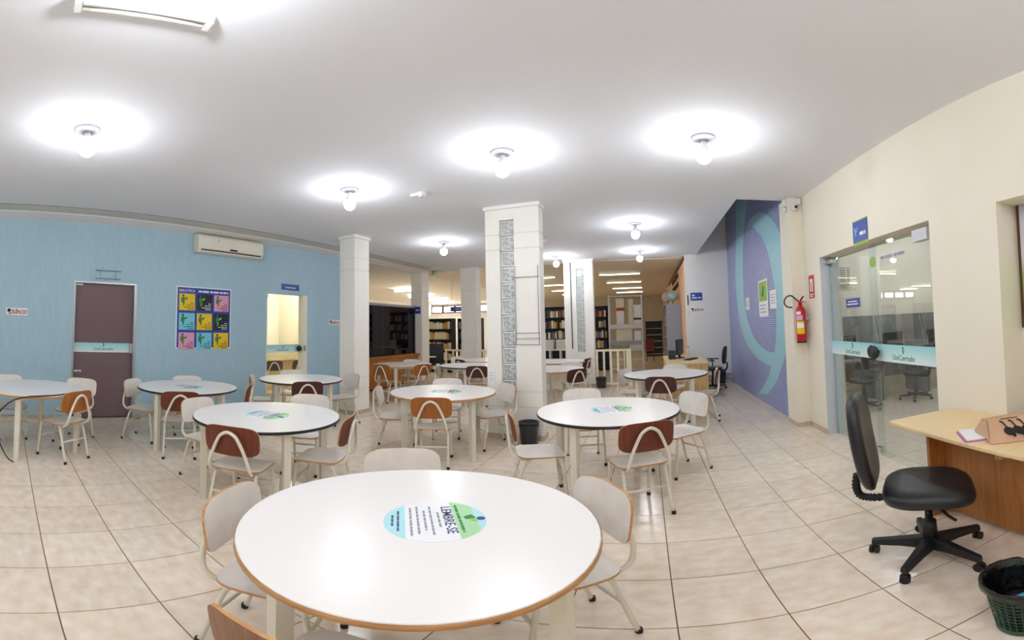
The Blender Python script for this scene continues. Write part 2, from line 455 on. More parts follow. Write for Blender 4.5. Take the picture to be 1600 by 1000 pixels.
# ---- mosaic stair wall, white wall, far walls, rear wall
mw_ = struct(MB().box(2.0, 2.3, 5.5, 9.85, 0, 4.6).build('wall_mosaic', 'mosaic'))
def smooth2(p, k=5):
    return [(v.x, v.y) for v in spline([Vector((a, b_, 0)) for a, b_ in p], k)]
Rout = [(7.48, 3.46), (6.85, 3.42), (6.38, 3.25), (5.84, 2.88), (5.62, 2.48), (5.53, 2.16), (5.51, 1.75), (5.56, 1.35), (5.78, .96), (6.22, .52), (6.8, .19)]
Rin = [(7.88, 3.30), (7.45, 3.30), (7.12, 3.17), (6.61, 2.83), (6.31, 2.43), (6.17, 2.05), (6.13, 1.62), (6.19, 1.2), (6.41, .83), (6.78, .46), (7.42, .1)]
Lout = [(8.52, 4.5), (8.74, 3.37), (8.96, 2.53), (8.90, 1.89), (8.63, 1.32), (8.02, .96), (7.28, .76), (6.45, .70)]
Lin = [(7.28, 4.5), (8.03, 3.27), (8.23, 2.44), (8.22, 1.91), (7.99, 1.48), (7.49, 1.13), (6.83, .97), (6.3, .95)]
MB().strip(smooth2(Rout), smooth2(Rin), 1.9965, 2.0, ax='x').build('mosaic_ribbon', 'mosaic_aqua', mw_)
MB().strip(smooth2(Lout), smooth2(Lin), 1.9975, 2.0, ax='x').build('mosaic_ribbon', 'mosaic_aqua', mw_)
struct(MB().box(.95, 2.3, 9.85, 10.05, 0, 4.6).build('wall_white', 'white_paint'))
struct(MB().box(.95, 1.2, 10.05, 24.2, 0, 3.3).build('wall_far_right', 'peach'))
struct(MB().box(-6.4, 1.2, 24, 24.2, 0, 3.3).build('wall_back', 'olive'))
struct(MB().box(-14, -6.4, 24, 24.2, 0, 3.3).build('wall_back_annex', 'white_paint'))
struct(MB().box(-14.2, -14, 7.2, 24.2, 0, 3.3).build('wall_far_left', 'white_paint'))
struct(MB().box(-14, -6.4, 7.1, 7.2, 0, 3.3).build('wall_annex', 'white_paint'))
struct(MB().box(-6.4, 2.4, -3.3, -3.2, 0, 3.3).build('wall_rear', 'cream'))
t = MB().box(.93, .95, 10.05, 17, 3.06, 3.16).build('trim_2', 'brown_trim'); struct(t)
# ---- rooms behind the left doors
b = MB().box(-9.6, -9.5, -1, 4.3, 0, 2.9).box(-9.5, -6.4, -1.1, -1, 0, 2.9).box(-9.5, -6.4, 4.2, 4.3, 0, 2.9)
struct(b.build('wall_store', 'mauve'))
struct(MB().box(-9.5, -6.4, -1, 4.2, 2.8, 2.9).build('ceiling_store', 'mauve'))
b = MB().box(-9.0, -8.9, 4.3, 7.1, 0, 2.9).box(-8.9, -6.4, 7.0, 7.1, 0, 2.9).box(-8.9, -6.4, 4.3, 4.35, 0, 2.9)
struct(b.build('wall_office', 'cream'))
struct(MB().box(-8.9, -6.4, 4.3, 7.1, 2.8, 2.9).build('ceiling_office', 'ceil'))
# ---- computer room behind the glass doors
b = MB().box(2.38, 7.5, 7.1, 7.2, 0, 3.3).box(7.5, 7.6, .5, 7.2, 0, 3.3).box(2.38, 7.5, .5, .6, 0, 3.3)
struct(b.build('wall_computer_room', 'cream'))
struct(MB().box(2.38, 7.5, .6, 7.1, H, H + .15).build('ceiling_computer_room', 'ceil'))
struct(MB().box(2.3, 2.38, 5.13, 7.1, 0, 3.3).build('wall_partition', 'cream'))

# ---- far clerestory windows
for k, (x0, x1) in enumerate(((-13.95, -13.2), (-13.05, -12.3), (-12.15, -11.4), (-11.25, -10.5), (-10.35, -9.6))):
    wn = thing('window_%d' % (k + 1), '', 'window', (0, 0, 0)); del wn['label']; del wn['category']; struct(wn)
    MB().box(x0, x1, 23.97, 24, 2.62, 2.98).build('pane', 'window_lit', wn)
    f = MB().box(x0 - .08, x0, 23.9, 24, 2.55, 3.05).box(x1, x1 + .07, 23.9, 24, 2.55, 3.05).box(x0, x1, 23.9, 24, 2.98, 3.05).box(x0, x1, 23.9, 24, 2.55, 2.62)
    f.build('window_frame', 'brown_trim', wn)

# ================================================================== COLUMNS
def column(name, label, x0, x1, y0, y1, slot=None, zs=(.0, .45, .66, 2.55, 2.76, 3.12)):
    o = thing(name, label, 'column', ((x0 + x1) / 2, (y0 + y1) / 2, 0))
    X = (x1 - x0) / 2; Y = (y1 - y0) / 2; cx = (x0 + x1) / 2
    if slot:
        s0, s1, z0, z1 = slot[0] - cx, slot[1] - cx, slot[2], slot[3]
    else:
        s0 = s1 = None
    core = MB(); q = .008
    if slot:
        core.box(-X + q, s0 - q, -Y + q, Y - q, 0, H).box(s1 + q, X - q, -Y + q, Y - q, 0, H).box(s0 - q, s1 + q, -Y + q, Y - q, 0, z0 - q).box(s0 - q, s1 + q, -Y + q, Y - q, z1 + q, H)
    else:
        core.box(-X + q, X - q, -Y + q, Y - q, 0, H)
    core.build('core', 'groove', o)
    for a, b2 in zip(zs[:-1], zs[1:]):
        a2 = a + .006 if a > 0 else a; b3 = b2 - .006
        m = MB()
        if slot and b3 > z0 and a2 < z1:
            lo = max(a2, z0); hi = min(b3, z1)
            m.box(-X, s0, -Y, Y, lo, hi).box(s1, X, -Y, Y, lo, hi)
            if a2 < z0: m.box(-X, X, -Y, Y, a2, z0)
            if b3 > z1: m.box(-X, X, -Y, Y, z1, b3)
        else:
            m.box(-X, X, -Y, Y, a2, b3)
        m.build('block', 'column', o)
    MB().box(-X - .02, X + .02, -Y - .02, Y + .02, 3.12, H).build('cap', 'trim', o)
    MB().box(-X - .008, X + .008, -Y - .008, Y + .008, 0, .07).build('skirting', 'skirt', o)
    if slot:
        n = slot[4]; hh = (z1 - z0) / n
        bl = MB()
        a = (s1 - s0) / 2 - .003; hq = hh / 2 - .004; d = Y * .62
        bl.box(-a, a, -d, d, -hq, hq)
        me = bl.mesh('glass_block', ['glassframe'], .006)
        e = .017
        fc = MB().box(-a + e, a - e, -d - .004, d + .004, -hq + e, hq - e).mesh('pattern', ['glassblock'], .003)
        for k in range(n):
            gb = ob('glass_block', me, o, loc=((s0 + s1) / 2, 0, z0 + (k + .5) * hh))
            ob('pattern', fc, gb)
    return o
colA = column('glass_block_column', 'large white column with a strip of glass blocks and a wire rack', -2.11, -1.357, 5.06, 5.27, (-1.905, -1.70, .60, 2.96, 11))
colC = column('glass_block_column', 'farther white column with glass blocks and a dark conduit beside the cream railing', -2.05, -1.32, 9.93, 10.15, (-1.74, -1.54, .86, 2.93, 10))
column('square_column', 'square cream column at the end of the blue wall', -4.975, -4.63, 5.29, 5.69)
column('square_column', 'grey-white column next to the dark glass partition', -6.42, -6.06, 9.80, 10.2)
column('square_column', 'slim white column in front of the far bookshelves', -4.97, -4.5, 10.1, 10.4)
pl = thing('wall_pillar', 'cream wall pillar at the end of the mosaic wall', 'pillar', (2.005, 5.315, 0))
MB().box(-.095, .095, -.185, .185, 0, H).build('shaft', 'cream', pl)
MB().box(-.103, .095, -.193, .185, 0, .065).build('skirting', 'skirt', pl)
# wire rack on the near column, conduit on the far one
wr = thing('wire_rack', 'thin wire leaflet rack hanging on the large glass-block column', 'rack', mw=frame((-1.535, 5.06, 1.78), 'back'))
b = MB()
for x in (-.155, .155): MB().tube([(x, -.5, .015), (x, .53, .015)], .004, 6).build('upright', 'wire', wr)
for y in (-.42, -.5, .38, -.35): MB().tube([(-.17, y, .018), (.17, y, .018)], .004, 6).build('cross_wire', 'wire', wr)
cn = MB().tube([(-1.865, 9.918, .95), (-1.875, 9.918, 3.1)], .012, 6).build('conduit', 'steel_dark', None)
tag(cn, 'thin dark conduit running up the farther glass-block column', 'pipe')
pn = thing('pinned_notice', 'small white notice at table height on the large glass-block column', 'notice', mw=frame((-2.05, 5.052, .84), 'back'))
MB().box(-.05, .05, -.11, .11, 0, .004).build('sheet', 'paper', pn); lines('print', 'grey_line', pn, [(-.035, .035, y) for y in (.06, .03, 0, -.03)], .004, .007)

# ================================================================== DOORS
def logo(parent, x, y, z, s, word=True, small=False):
    """plant-like figure above the word"""
    b = MB()
    b.prism(disc_poly(.16 * s, 12, 0, .62 * s), 0, .0006, 0)
    b.prism([(-.16 * s, .4 * s), (.12 * s, .42 * s), (.16 * s, .02 * s), (-.05 * s, -.2 * s)], 0, .0006, 1)
    b.prism([(.1 * s, .42 * s), (.42 * s, .55 * s), (.22 * s, .2 * s)], 0, .0007, 2)
    b.build('emblem', ['navy_ink', 'green_ink', 'lime'], parent, loc=(x, y, z))
    if word: text('lettering', 'UniCerrado', s * .95, 'green_ink', parent, x, y - .62 * s, z, bold=.0008)
# door 1: dark tinted glass
d1 = thing('door_1', '', 'd', mw=frame((-6.32, 1.535, 0), 'left')); del d1['label']; del d1['category']; struct(d1)
MB().box(-.5, .5, .02, 2.17, -.005, .005).build('pane', 'pane_dark', d1)
fr = MB().box(-.515, -.485, 0, 2.185, -.05, .075).box(.47, .515, 0, 2.185, -.05, .075).box(-.485, .47, 2.155, 2.185, -.05, .075)
fr.build('door_frame', 'alu', d1)
fb = MB().box(-.5, .44, 1.07, 1.22, .006, .008).build('film_band', 'film', d1)
logo(fb, -.0, 1.165, .0085, .07)
MB().box(.43, .47, 1.06, 1.22, .0, .05).build('lock', 'alu', d1)
MB().box(-.47, -.36, 2.12, 2.15, .006, .02).build('hinge', 'alu', d1)
sg = lines('notice', 'paper', d1, [(-.46, -.34, .77)], .006, .028)
# door 2: clear glass with band and round knob
d2 = thing('door_2', '', 'd', mw=frame((-6.32, 5.13, 0), 'left')); del d2['label']; del d2['category']; struct(d2)
MB().box(-.5, .41, .02, 2.17, -.005, .005).build('pane', 'pane', d2)
MB().box(.41, .52, 0, 2.19, -.07, .085).box(-.515, -.5, 0, 2.19, -.05, .075).build('door_frame', 'cream', d2)
fb = MB().box(-.5, .41, 1.03, 1.19, .006, .008).build('film_band', 'film', d2)
logo(fb, -.05, 1.125, .0085, .065)
k = MB().lathe([(.02, 0), (.02, .03), (.055, .035), (.06, .05), (.05, .065), (0.005, .07)], 16).build('knob', 'black_plastic', d2, loc=(.33, 1.11, .005))
MB().box(.42, .46, 1.06, 1.17, .06, .1).build('lock', 'chrome', d2)
MB().box(-.5, -.42, 2.12, 2.16, .006, .02).build('hinge', 'alu', d2)
# door 3: double glass door on the right wall
d3 = thing('door_3', '', 'd', mw=frame((2.22, 3.55, 0), 'right')); del d3['label']; del d3['category']; struct(d3)
for x0, x1, z in ((-1.06, .06, 0), (-.02, 1.06, .03)):
    p = MB().box(x0, x1, .012, 2.215, z - .005, z + .005).build('pane', 'pane', d3)
fb = MB().box(-1.06, .05, 1.04, 1.20, .006, .008).build('film_band', 'film', d3)
logo(fb, -.52, 1.13, .0085, .075)
fb = MB().box(0.02, 1.06, 1.03, 1.20, .036, .038).build('film_band', 'film', d3)
logo(fb, .5, 1.125, .0385, .075)
for x, z in ((.0, .02), (.1, .05)):
    MB().lathe([(.018, 0), (.018, .03), (.06, .035), (.068, .055), (.06, .07), (0.005, .075)], 20).build('knob', 'black_plastic', d3, loc=(x, 1.12, z))
MB().box(-1.06, -1.045, 0, 2.24, -.1, .12).box(-1.045, -1.0, 0, 2.24, -.1, -.01).build('door_jamb', 'jamb', d3)
MB().box(-1.04, -.93, 2.15, 2.2, .0, .05).build('patch_hinge', 'chrome', d3)
MB().box(.80, 1.0, 2.1, 2.2, .04, .1).build('door_closer', 'steel_grey', d3)
MB().box(-.05, .02, .03, .09, .006, .04).build('patch_lock', 'chrome', d3)
gs = MB().box(-.62, -.3, 1.59, 1.69, .006, .009).build('sticker', 'blue_sign', d3); gs['label'] = 'small blue notice stuck on the glass'
lines('print', 'paper', gs, [(-.56, -.36, 1.655), (-.59, -.33, 1.625)], .009, .014)
ys = MB().prism(disc_poly(.055, 20, .05, 2.03), .036, .039).build('sticker', 'lime', d3)
lines('print', 'grey_line', d3, [(.2, .62, 2.05)], .036, .03)

# ================================================================== SIGNS, POSTERS AND WALL THINGS
def silencio(mw, label, w=.33):
    o = thing('silence_sign', label, 'sign', mw=mw, group='silence signs')
    MB().box(-w / 2, w / 2, -.055, .055, 0, .004).build('plate', 'paper', o)
    b = MB()
    b.prism([(-.15, .012), (-.142, .034), (-.12, .044), (-.098, .036), (-.094, .015), (-.1, .0), (-.108, -.008), (-.112, -.016), (-.13, -.012), (-.144, -.004)], .004, .005)
    b.prism([(-.128, -.04), (-.116, -.016), (-.108, -.018), (-.1, -.03), (-.086, -.036), (-.088, -.042)], .004, .005)
    b.build('head_emblem', 'ink', o)
    text('lettering', 'SILÊNCIO', .08, 'red_ink', o, .034, -.008, .0045, sx=.72, bold=.0025)
    return o
silencio(frame((-6.248, .15, 1.665), 'left'), 'white SILÊNCIO sign on the blue wall left of the dark door')
silencio(frame((-6.248, 6.47, 1.655), 'left'), 'white SILÊNCIO sign cut off by the column at the blue wall end')
silencio(frame((1.215, 9.848, 1.81), 'back'), 'white SILÊNCIO sign below the blue sign on the far white wall')
def bluesign(mw, label, w, h, rows, tilt=0, grp=None):
    o = thing('room_sign', label, 'sign', mw=mw, group=grp)
    MB().box(-w / 2, w / 2, -h / 2, h / 2, 0, .006).build('plate', 'blue_sign', o)
    lines('print', 'paper', o, rows, .006, h * .16)
    return o
bluesign(frame((-6.248, 5.2, 2.335), 'left'), 'blue room sign above the bright doorway in the blue wall', .46, .12, [(-.13, .14, -.01)])
o = bluesign(frame((1.2, 9.848, 2.13), 'back'), 'blue sign high on the far white wall', .29, .19, [(-.11, .12, -.03), (-.11, -.03, .03)])
o = thing('room_sign', 'blue sign with green edge above the glass double door', 'sign', mw=frame((2.098, 3.57, 2.355), 'right'))
MB().box(-.15, .15, -.135, .135, 0, .003).build('backing', 'lime', o)
MB().box(-.14, .15, -.10, .12, .003, .008).build('plate', 'blue_sign', o)
b = MB().prism([(-.11, .05), (-.095, .06), (-.075, .01), (-.085, -.03), (-.1, -.03), (-.095, .01)], .008, .009).prism([(-.07, .015), (-.05, .06), (-.04, .05), (-.065, .0)], .008, .009).build('emblem', 'cyan', o)
lines('print', 'paper', o, [(.0, .12, -.02)], .008, .035)
# column D sign, hanging far sign
o = bluesign(frame((-6.2, 9.795, 2.04), 'back'), 'small blue sign on the column beside the dark partition', .2, .2, [(-.05, .07, 0)])
o = thing('hanging_sign', 'blue sign hanging from the ceiling before the far bookshelves', 'sign', mw=frame((-6.05, 12.0, 2.15), 'back'))
MB().box(-.24, .24, -.08, .08, 0, .02).build('plate', 'blue_sign', o); lines('print', 'paper', o, [(-.06, .14, 0)], .02, .02)
for x in (-.2, .2): MB().tube([(x, .08, .01), (x, 1.0, .01)], .004, 5).build('hanger', 'wire', o)

# the library rules poster
po = thing('rules_poster', 'blue poster with nine coloured squares on the blue wall', 'poster', mw=frame((-6.248, 3.28, 1.67), 'left'))
MB().box(-.535, .535, -.53, .53, 0, .004).build('border', 'paper', po)
bk = MB().box(-.515, .515, -.51, .51, .004, .006).build('backing', 'blue_sign', po)
text('lettering', 'BIBLIOTECA', .062, 'paper', bk, -.485, .455, .0065, sx=.88, align='LEFT')
lines('print', 'paper', bk, [(-.12, .48, .455)], .006, .03)
cc = ['yellow', 'darkgreen', 'pink', 'cyan', 'yellow', 'darkgreen', 'pink', 'cyan', 'yellow']
for k, cn_ in enumerate(cc):
    cx = -.335 + (k % 3) * .335; cy = .265 - (k // 3) * .33
    sq = MB().box(-.148, .148, -.142, .142, .006, .008).build('square', cn_, po, loc=(cx, cy, 0))
    b = MB().prism(disc_poly(.022, 12, -.075, .105), .008, .009, 0)
    b.prism([(-.11, .075), (-.05, .08), (-.045, .02), (-.07, -.03), (-.11, .0)], .008, .009, 1)
    b.prism([(-.055, .05), (-.005, .085), (.01, .06), (-.03, .03)], .008, .0092, 2).prism([(-.075, -.01), (-.045, -.01), (-.06, -.06), (-.08, -.07)], .008, .009, 2)
    b.build('figure', ['navy_ink', 'green_ink', 'lime' if cn_ == 'darkgreen' else 'green_ink'], sq)
    pr = 'paper' if cn_ == 'darkgreen' else 'ink'
    lines('print', pr, sq, [(.07, .13, -.02), (.0, .13, -.055), (-.06, .13, -.09), (.01, .13, -.12)], .008, .012)
# wire holder above door 1
wh = thing('wire_sign_holder', 'empty wire sign holder above the dark door', 'rack', mw=frame((-6.248, 1.55, 2.30), 'left'))
for y in (-.065, .065): MB().tube([(-.2, y, .03), (.22, y, .03)], .005, 6).build('cross_wire', 'wire', wh)
for x in (-.12, .13): MB().tube([(x, -.065, 0.005), (x, -.065, .03), (x, .065, .03), (x, .065, .005)], .004, 6).build('upright', 'wire', wh)
# air conditioner
ac = thing('air_conditioner', 'white split air conditioner high on the blue wall', 'air conditioner', mw=frame((-6.25, 3.72, 2.94), 'left'))
MB().prism([(.0, -.15), (.0, .165), (.15, .165), (.2, .12), (.205, -.08), (.16, -.15)], -.68, .66, ax='x').build('casing', 'ac', ac, bevel=.008)
# prism with ax='x' maps (a,b)->(y,z): turn so that a = out of wall
for c_ in list(ac.children):
    for v in c_.data.vertices:
        v.co = Vector((v.co.x, v.co.z, v.co.y))
    c_.data.flip_normals()
MB().box(-.62, .6, -.12, -.105, .17, .207).build('louvre_gap', 'ac_dark', ac)
MB().box(-.62, .6, -.146, -.125, .15, .196).build('louvre', 'ac', ac)
MB().box(-.06, .09, -.085, -.055, .2, .2085).build('display', 'black_plastic', ac)
st = MB().box(-.36, -.22, .03, .12, .2, .2085).build('label_sticker', 'paper', ac); text('lettering', '11', .06, 'navy_ink', st, -.29, .075, .209)['kind'] = 'stuff'
# fire extinguisher, its sign, cameras
ex = thing('fire_extinguisher', 'red fire extinguisher with yellow label hung by the pillar', 'extinguisher', (1.98, 5.03, 1.17))
MB().lathe([(.062, 0), (.066, .01), (.066, .42), (.056, .455), (.026, .485), (.024, .51)], 20).build('cylinder', 'red', ex)
MB().lathe([(.063, 0), (.068, .004), (.068, .022), (.063, .026)], 20).build('base_ring', 'black_plastic', ex)
hd = MB().lathe([(.026, .505), (.026, .55), (.018, .56)], 12).build('valve', 'red', ex)
MB().bar((0, 0, .55), (.02, -.13, .535), .022, .012).build('handle', 'red', hd); MB().bar((0, 0, .555), (.01, -.1, .61), .02, .008).build('lever', 'ink', hd)
MB().tube([(0, .0, .535), (-.05, .02, .58), (-.1, .035, .625), (-.15, .045, .625), (-.19, .055, .59), (-.2, .06, .53), (-.16, .05, .48), (-.1, .035, .475)], .009, 8, smooth=5).build('hose', 'rubber', ex)
def wrap(z0, z1, a0, a1, r=.0672):
    n = 8; b_ = MB(); v = []
    for z in (z0, z1):
        for k in range(n + 1):
            a = a0 + (a1 - a0) * k / n; v.append((r * math.cos(a), r * math.sin(a), z))
    return b_.add(v, [(k, k + 1, n + 2 + k, n + 1 + k) for k in range(n)], 0, True)
wrap(.12, .29, R(190), R(290)).build('label_yellow', 'yellow', ex)
wrap(.2, .265, R(200), R(280), .0676).build('label_panel', 'paper', ex)
wrap(.3, .365, R(185), R(270)).build('label_pink', 'pink', ex)
wrap(.375, .415, R(190), R(250)).build('label_white', 'paper', ex)
MB().box(.06, .12, -.02, .02, .3, .36).build('wall_bracket', 'alu', ex)
es = thing('extinguisher_sign', 'red and white fire extinguisher sign above the extinguisher', 'sign', mw=frame((2.098, 4.89, 1.90), 'right'))
MB().box(-.085, .085, -.15, .15, 0, .004).build('plate', 'red', es)
MB().box(-.045, .045, -.06, .1, .004, .005).build('panel', 'paper', es)
MB().prism([(-.014, -.05), (.014, -.05), (.014, .03), (.006, .045), (.02, .06), (-.02, .07), (-.006, .045), (-.014, .03)], .005, .006).build('extinguisher_emblem', 'red', es)
lines('print', 'paper', es, [(-.06, .06, -.1), (-.05, .05, -.125)], .004, .014)
sc1 = thing('security_camera', 'white dome security camera on the pillar with black lens', 'camera', mw=frame((2.0, 5.13, 3.02), 'back'))
MB().lathe([(.05, 0), (.055, .03), (.045, .055), (.02, .07)], 16).build('dome', 'lamp_white', sc1); MB().lathe([(.022, .06), (.022, .078), (.006, .08)], 12).build('lens', 'black_plastic', sc1)
b = MB().box(-.04, .04, -.045, .045, 0, .05).build('junction_box', 'lamp_white', None, bevel=.006, mw=frame((2.045, 5.13, 3.115), 'back')); tag(b, 'small white junction box on the pillar above the camera', 'box')
sc2 = thing('alarm_sensor', 'white motion sensor on the mosaic side of the pillar', 'sensor', mw=frame((1.91, 5.2, 3.08), 'right'))
MB().box(-.035, .035, -.03, .08, 0, .05).build('housing', 'lamp_white', sc2, bevel=.008)
MB().lathe([(.035, 0), (.038, .02), (.02, .045)], 14).build('dome', 'lamp_white', sc2, loc=(0, -.07, .01))
# papers on the mosaic wall
for (y, z, ww, hh, lab, gr) in ((6.8, 1.87, .56, .64, 'large green and white poster on the mosaic wall', 1), (6.24, 1.82, .34, .3, 'small white sheet right of the green poster on the mosaic', 0), (7.92, 1.83, .28, .24, 'small white sheet left of the green poster on the mosaic', 0)):
    o = thing('wall_notice', lab, 'notice', mw=frame((1.995, y, z), 'right'))
    MB().box(-ww / 2, ww / 2, -hh / 2, hh / 2, 0, .004).build('sheet', 'paper', o)
    if gr:
        MB().box(-.24, .24, -.05, .29, .004, .005).build('picture', 'lime', o)
        MB().prism([(-.1, .05), (.02, .22), (.08, .2), (.03, .02)], .005, .006).build('figure', 'green_ink', o)
        lines('print', 'grey_line', o, [(-.2, .15, -.12), (-.2, .1, -.18), (-.2, .18, -.24)], .004, .02)
    else:
        lines('print', 'grey_line', o, [(-ww * .35, ww * .3, hh * a) for a in (.25, .1, -.05, -.2)], .004, .014)
# niche picture
o = thing('niche_banner', 'framed banner with green lower half in the cream niche', 'banner', mw=frame((2.31, 1.32, 1.82), 'right'))
MB().box(-.44, .44, -.47, .42, 0, .02).build('frame_back', 'brown_trim', o)
MB().box(-.41, .41, -.45, .41, .02, .024).build('picture', bands('banner print', [(0, (120, 170, 70)), (.4, (150, 190, 100)), (.55, (226, 220, 226)), (1, (196, 204, 214))], 'Y'), o)

# ================================================================== LAMPS
def lamp_proto():
    o = thing('ceiling_lamp', '', 'lamp', (0, 0, H))
    MB().lathe([(.03, -.034), (.09, -.026), (.11, -.010), (.11, 0)], 28).build('base_plate', 'lamp_plate', o)
    MB().lathe([(.061, -.155), (.056, -.125), (.038, -.09), (.027, -.065), (.027, -.025)], 16).build('socket', 'lamp_white', o)
    MB().lathe([(.003, -.262), (.03, -.255), (.055, -.232), (.067, -.197), (.066, -.175), (.061, -.155)], 14).build('bulb', 'bulb', o)
    return o
lp = lamp_proto()
LAMPS = [(-3.17, .58, 'glowing bulb lamp on the ceiling at the far left'), (-3.12, 3.48, 'glowing ceiling bulb left of the smoke detector'),
         (-1.24, 3.41, 'glowing ceiling bulb in front of the large glass-block column'), (.53, 3.40, 'glowing ceiling bulb nearest to the right wall'),
         (-3.68, 6.77, 'glowing ceiling bulb between the two plain columns'), (-.15, 6.59, 'glowing ceiling bulb over the round table near the stairs'),
         (-.13, 9.07, 'farthest glowing ceiling bulb before the low shelves'), (-2.08, 9.27, 'glowing ceiling bulb just right of the large glass-block column'),
         (-1.24, .5, 'ceiling bulb lamp beside the batten, just above the top edge'), (.55, .4, 'ceiling bulb lamp overhead on the right, out of the picture'),
         (-3.2, -2.1, 'ceiling bulb lamp behind the viewer on the left'), (-1.2, -2.1, 'ceiling bulb lamp straight behind the viewer'), (.6, -2.1, 'ceiling bulb lamp behind the viewer on the right')]
for i, (x, y, lab) in enumerate(LAMPS):
    o = lp if i == 0 else copy_tree(lp)
    o.location = (x, y, H); o['group'] = 'ceiling bulb lamps'
    o['label'] = lab
# fluorescent batten near the top edge
def batten(loc, rz, label, L=1.2, on='tube_off', wd=.09, grp=None, dz=0):
    o = thing('fluorescent_batten', label, 'lamp', loc, rz, grp)
    MB().box(-L / 2, L / 2, -wd / 2, wd / 2, -.03, 0).build('tray', 'lamp_white', o, bevel=.004)
    for s_ in (-.022, .022):
        MB().tube([(-L / 2 + .04, s_, -.045 - dz), (L / 2 - .04, s_, -.045 - dz)], .013, 8).build('tube', on, o)
    for s_ in (-1, 1): MB().box(s_ * (L / 2 - .02) - .015, s_ * (L / 2 - .02) + .015, -.04, .04, -.06 - dz, -.03).build('end_cap', 'lamp_white', o)
    return o
batten((-1.60, .52, H), R(85), 'white fluorescent batten on the ceiling at the top left edge', .62)
for k, y in enumerate((12.9, 15.4, 17.9, 20.2)):
    batten((-.85, y, 3.16), R(1), ['nearest', 'second', 'third', 'farthest'][k] + ' batten over the far aisle by the grey shelf', 1.35, 'tube_dim')
    batten((-3.6, y, 3.16), R(1), ['nearest', 'second', 'third', 'farthest'][k] + ' batten seen between the two glass-block columns', 1.35, 'tube_dim')
for k, (x, y) in enumerate(((-10.6, 9.6), (-9.0, 13.6), (-10.2, 16.4), (-10.8, 19.0), (-11.8, 21.6))):
    batten((x, y, 3.15), R(8), ['nearest', 'second nearest', 'middle', 'second farthest', 'farthest'][k] + ' lit batten over the annex behind the dark partition', 1.3, 'tube_on', .04, dz=.06)
xs = thing('exit_sign', 'small hanging exit sign with a green running figure near the grey-white column', 'sign', mw=frame((-5.55, 9.6, 3.06), 'back'))
MB().box(-.14, .14, -.09, .06, 0, .006).build('panel', 'pane', xs); MB().box(-.15, .15, .06, .11, -.02, .03).build('housing', 'lamp_white', xs)
MB().prism([(-.04, -.08), (-.01, -.03), (-.05, -.01), (-.02, .03), (.03, .04), (.05, .0), (.02, -.01), (.02, -.05), (-.01, -.08)], .006, .008).build('running_figure', 'green_ink', xs)
for x, y, lab in ((-4.3, 13.2, 'added lit batten over the shelves hidden by the large column'), (-5.5, 17.2, 'added lit batten farther back over the shelves hidden by the large column')):
    batten((x, y, 3.16), 0, lab, 1.2, 'tube_on', .04, dz=.06)  # unseen battens added to brighten the far room
# detectors
for (x, y, lab) in ((-2.51, 4.09, 'white smoke detector on the ceiling before the large column'), (-1.89, 7.45, 'white detector on the ceiling just behind the large column')):
    o = thing('smoke_detector', lab, 'detector', (x, y, H))
    MB().lathe([(.03, -.06), (.045, -.045), (.05, -.02), (.06, 0)], 16).build('head', 'lamp_white', o)
    MB().box(-.15, -.02, -.03, .03, -.035, 0).build('bracket', 'lamp_white', o)

# ================================================================== TABLES AND CHAIRS
def table(name, label, c, edge, rot, sticker=0, grp='round study tables', top='lam', legr=.53):
    o = thing(name, label, 'table', (c[0], c[1], 0), 0, grp)
    r = .625
    MB().lathe([(r - .004, .722), (r - .004, .747), (r - .007, .75)], 72, sm=False).build('table_top', top, o)
    MB().lathe([(r - .003, .7225), (r, .725), (r, .744), (r - .003, .7465)], 72, cap=False).build('edge_band', edge, o)
    for k in range(4):
        a = R(rot + 90 * k)
        lg = MB(); d = .029
        v = []
        for z, q, rr in ((0, d * .82, legr + .0), (.722, d, legr)):
            for sx, sy in ((-1, -1), (1, -1), (1, 1), (-1, 1)):
                v.append((rr + sx * q, sy * q, z))
        lg.add(v, [(3, 2, 1, 0), (4, 5, 6, 7), (0, 1, 5, 4), (1, 2, 6, 5), (2, 3, 7, 6), (3, 0, 4, 7)])
        lo = lg.build('leg', 'steel_cream', o, rot=(0, 0, a))
        MB().bar((legr, 0, .7), (legr * math.cos(PI / 2), legr * math.sin(PI / 2), .7), .025, .04).build('apron', 'steel_cream', o, rot=(0, 0, a))
    if sticker is not None:
        st = thing('sticker', '', '', (0, 0, 0)); del st['category']; del st['label']; bpy.data.objects.remove(st)
        rs = .182; z = .7502
        px, py, pz = sticker
        base = MB()
        def seg(y0, y1, m):
            n = 14; L = []; Rr = []
            for k in range(n + 1):
                y = y0 + (y1 - y0) * k / n; xx = math.sqrt(max(rs * rs - y * y, 0)); L.append((-xx, y)); Rr.append((xx, y))
            base.strip(L, Rr, 0, .0012, m)
        seg(-rs, -.105, 0); seg(-.105, .07, 1); seg(.07, .145, 2); seg(.145, rs, 0)
        s_ = base.build('sticker', ['st_aqua', 'paper', 'st_green'], o, loc=(px, py, z), rot=(0, 0, pz))
        text('lettering', 'LEMBRE-SE', .052, 'navy_ink', s_, 0, .048, .0015, sx=1.0, bold=.0006)
        lines('print', 'grey_line', s_, [(-.07, .07, .015), (-.13, .13, -.012), (-.09, .09, -.035), (-.13, .12, -.06), (-.12, .13, -.085)], .0012, .008)
        lines('print', 'navy_ink', s_, [(-.09, .09, -.13), (-.05, .05, -.15)], .0012, .008)
        lines('print', 'green_ink', s_, [(-.13, .12, .088)], .0012, .01)
        f = MB().prism(disc_poly(.016, 14, .012, .163), .0012, .0018, 0)
        f.prism([(-.03, .135), (.004, .148), (.01, .11), (-.016, .104)], .0012, .0018, 1).prism([(.006, .14), (.04, .15), (.022, .118)], .0012, .002, 2)
        f.build('emblem', ['navy_ink', 'green_ink', 'lime'], s_)
    return o
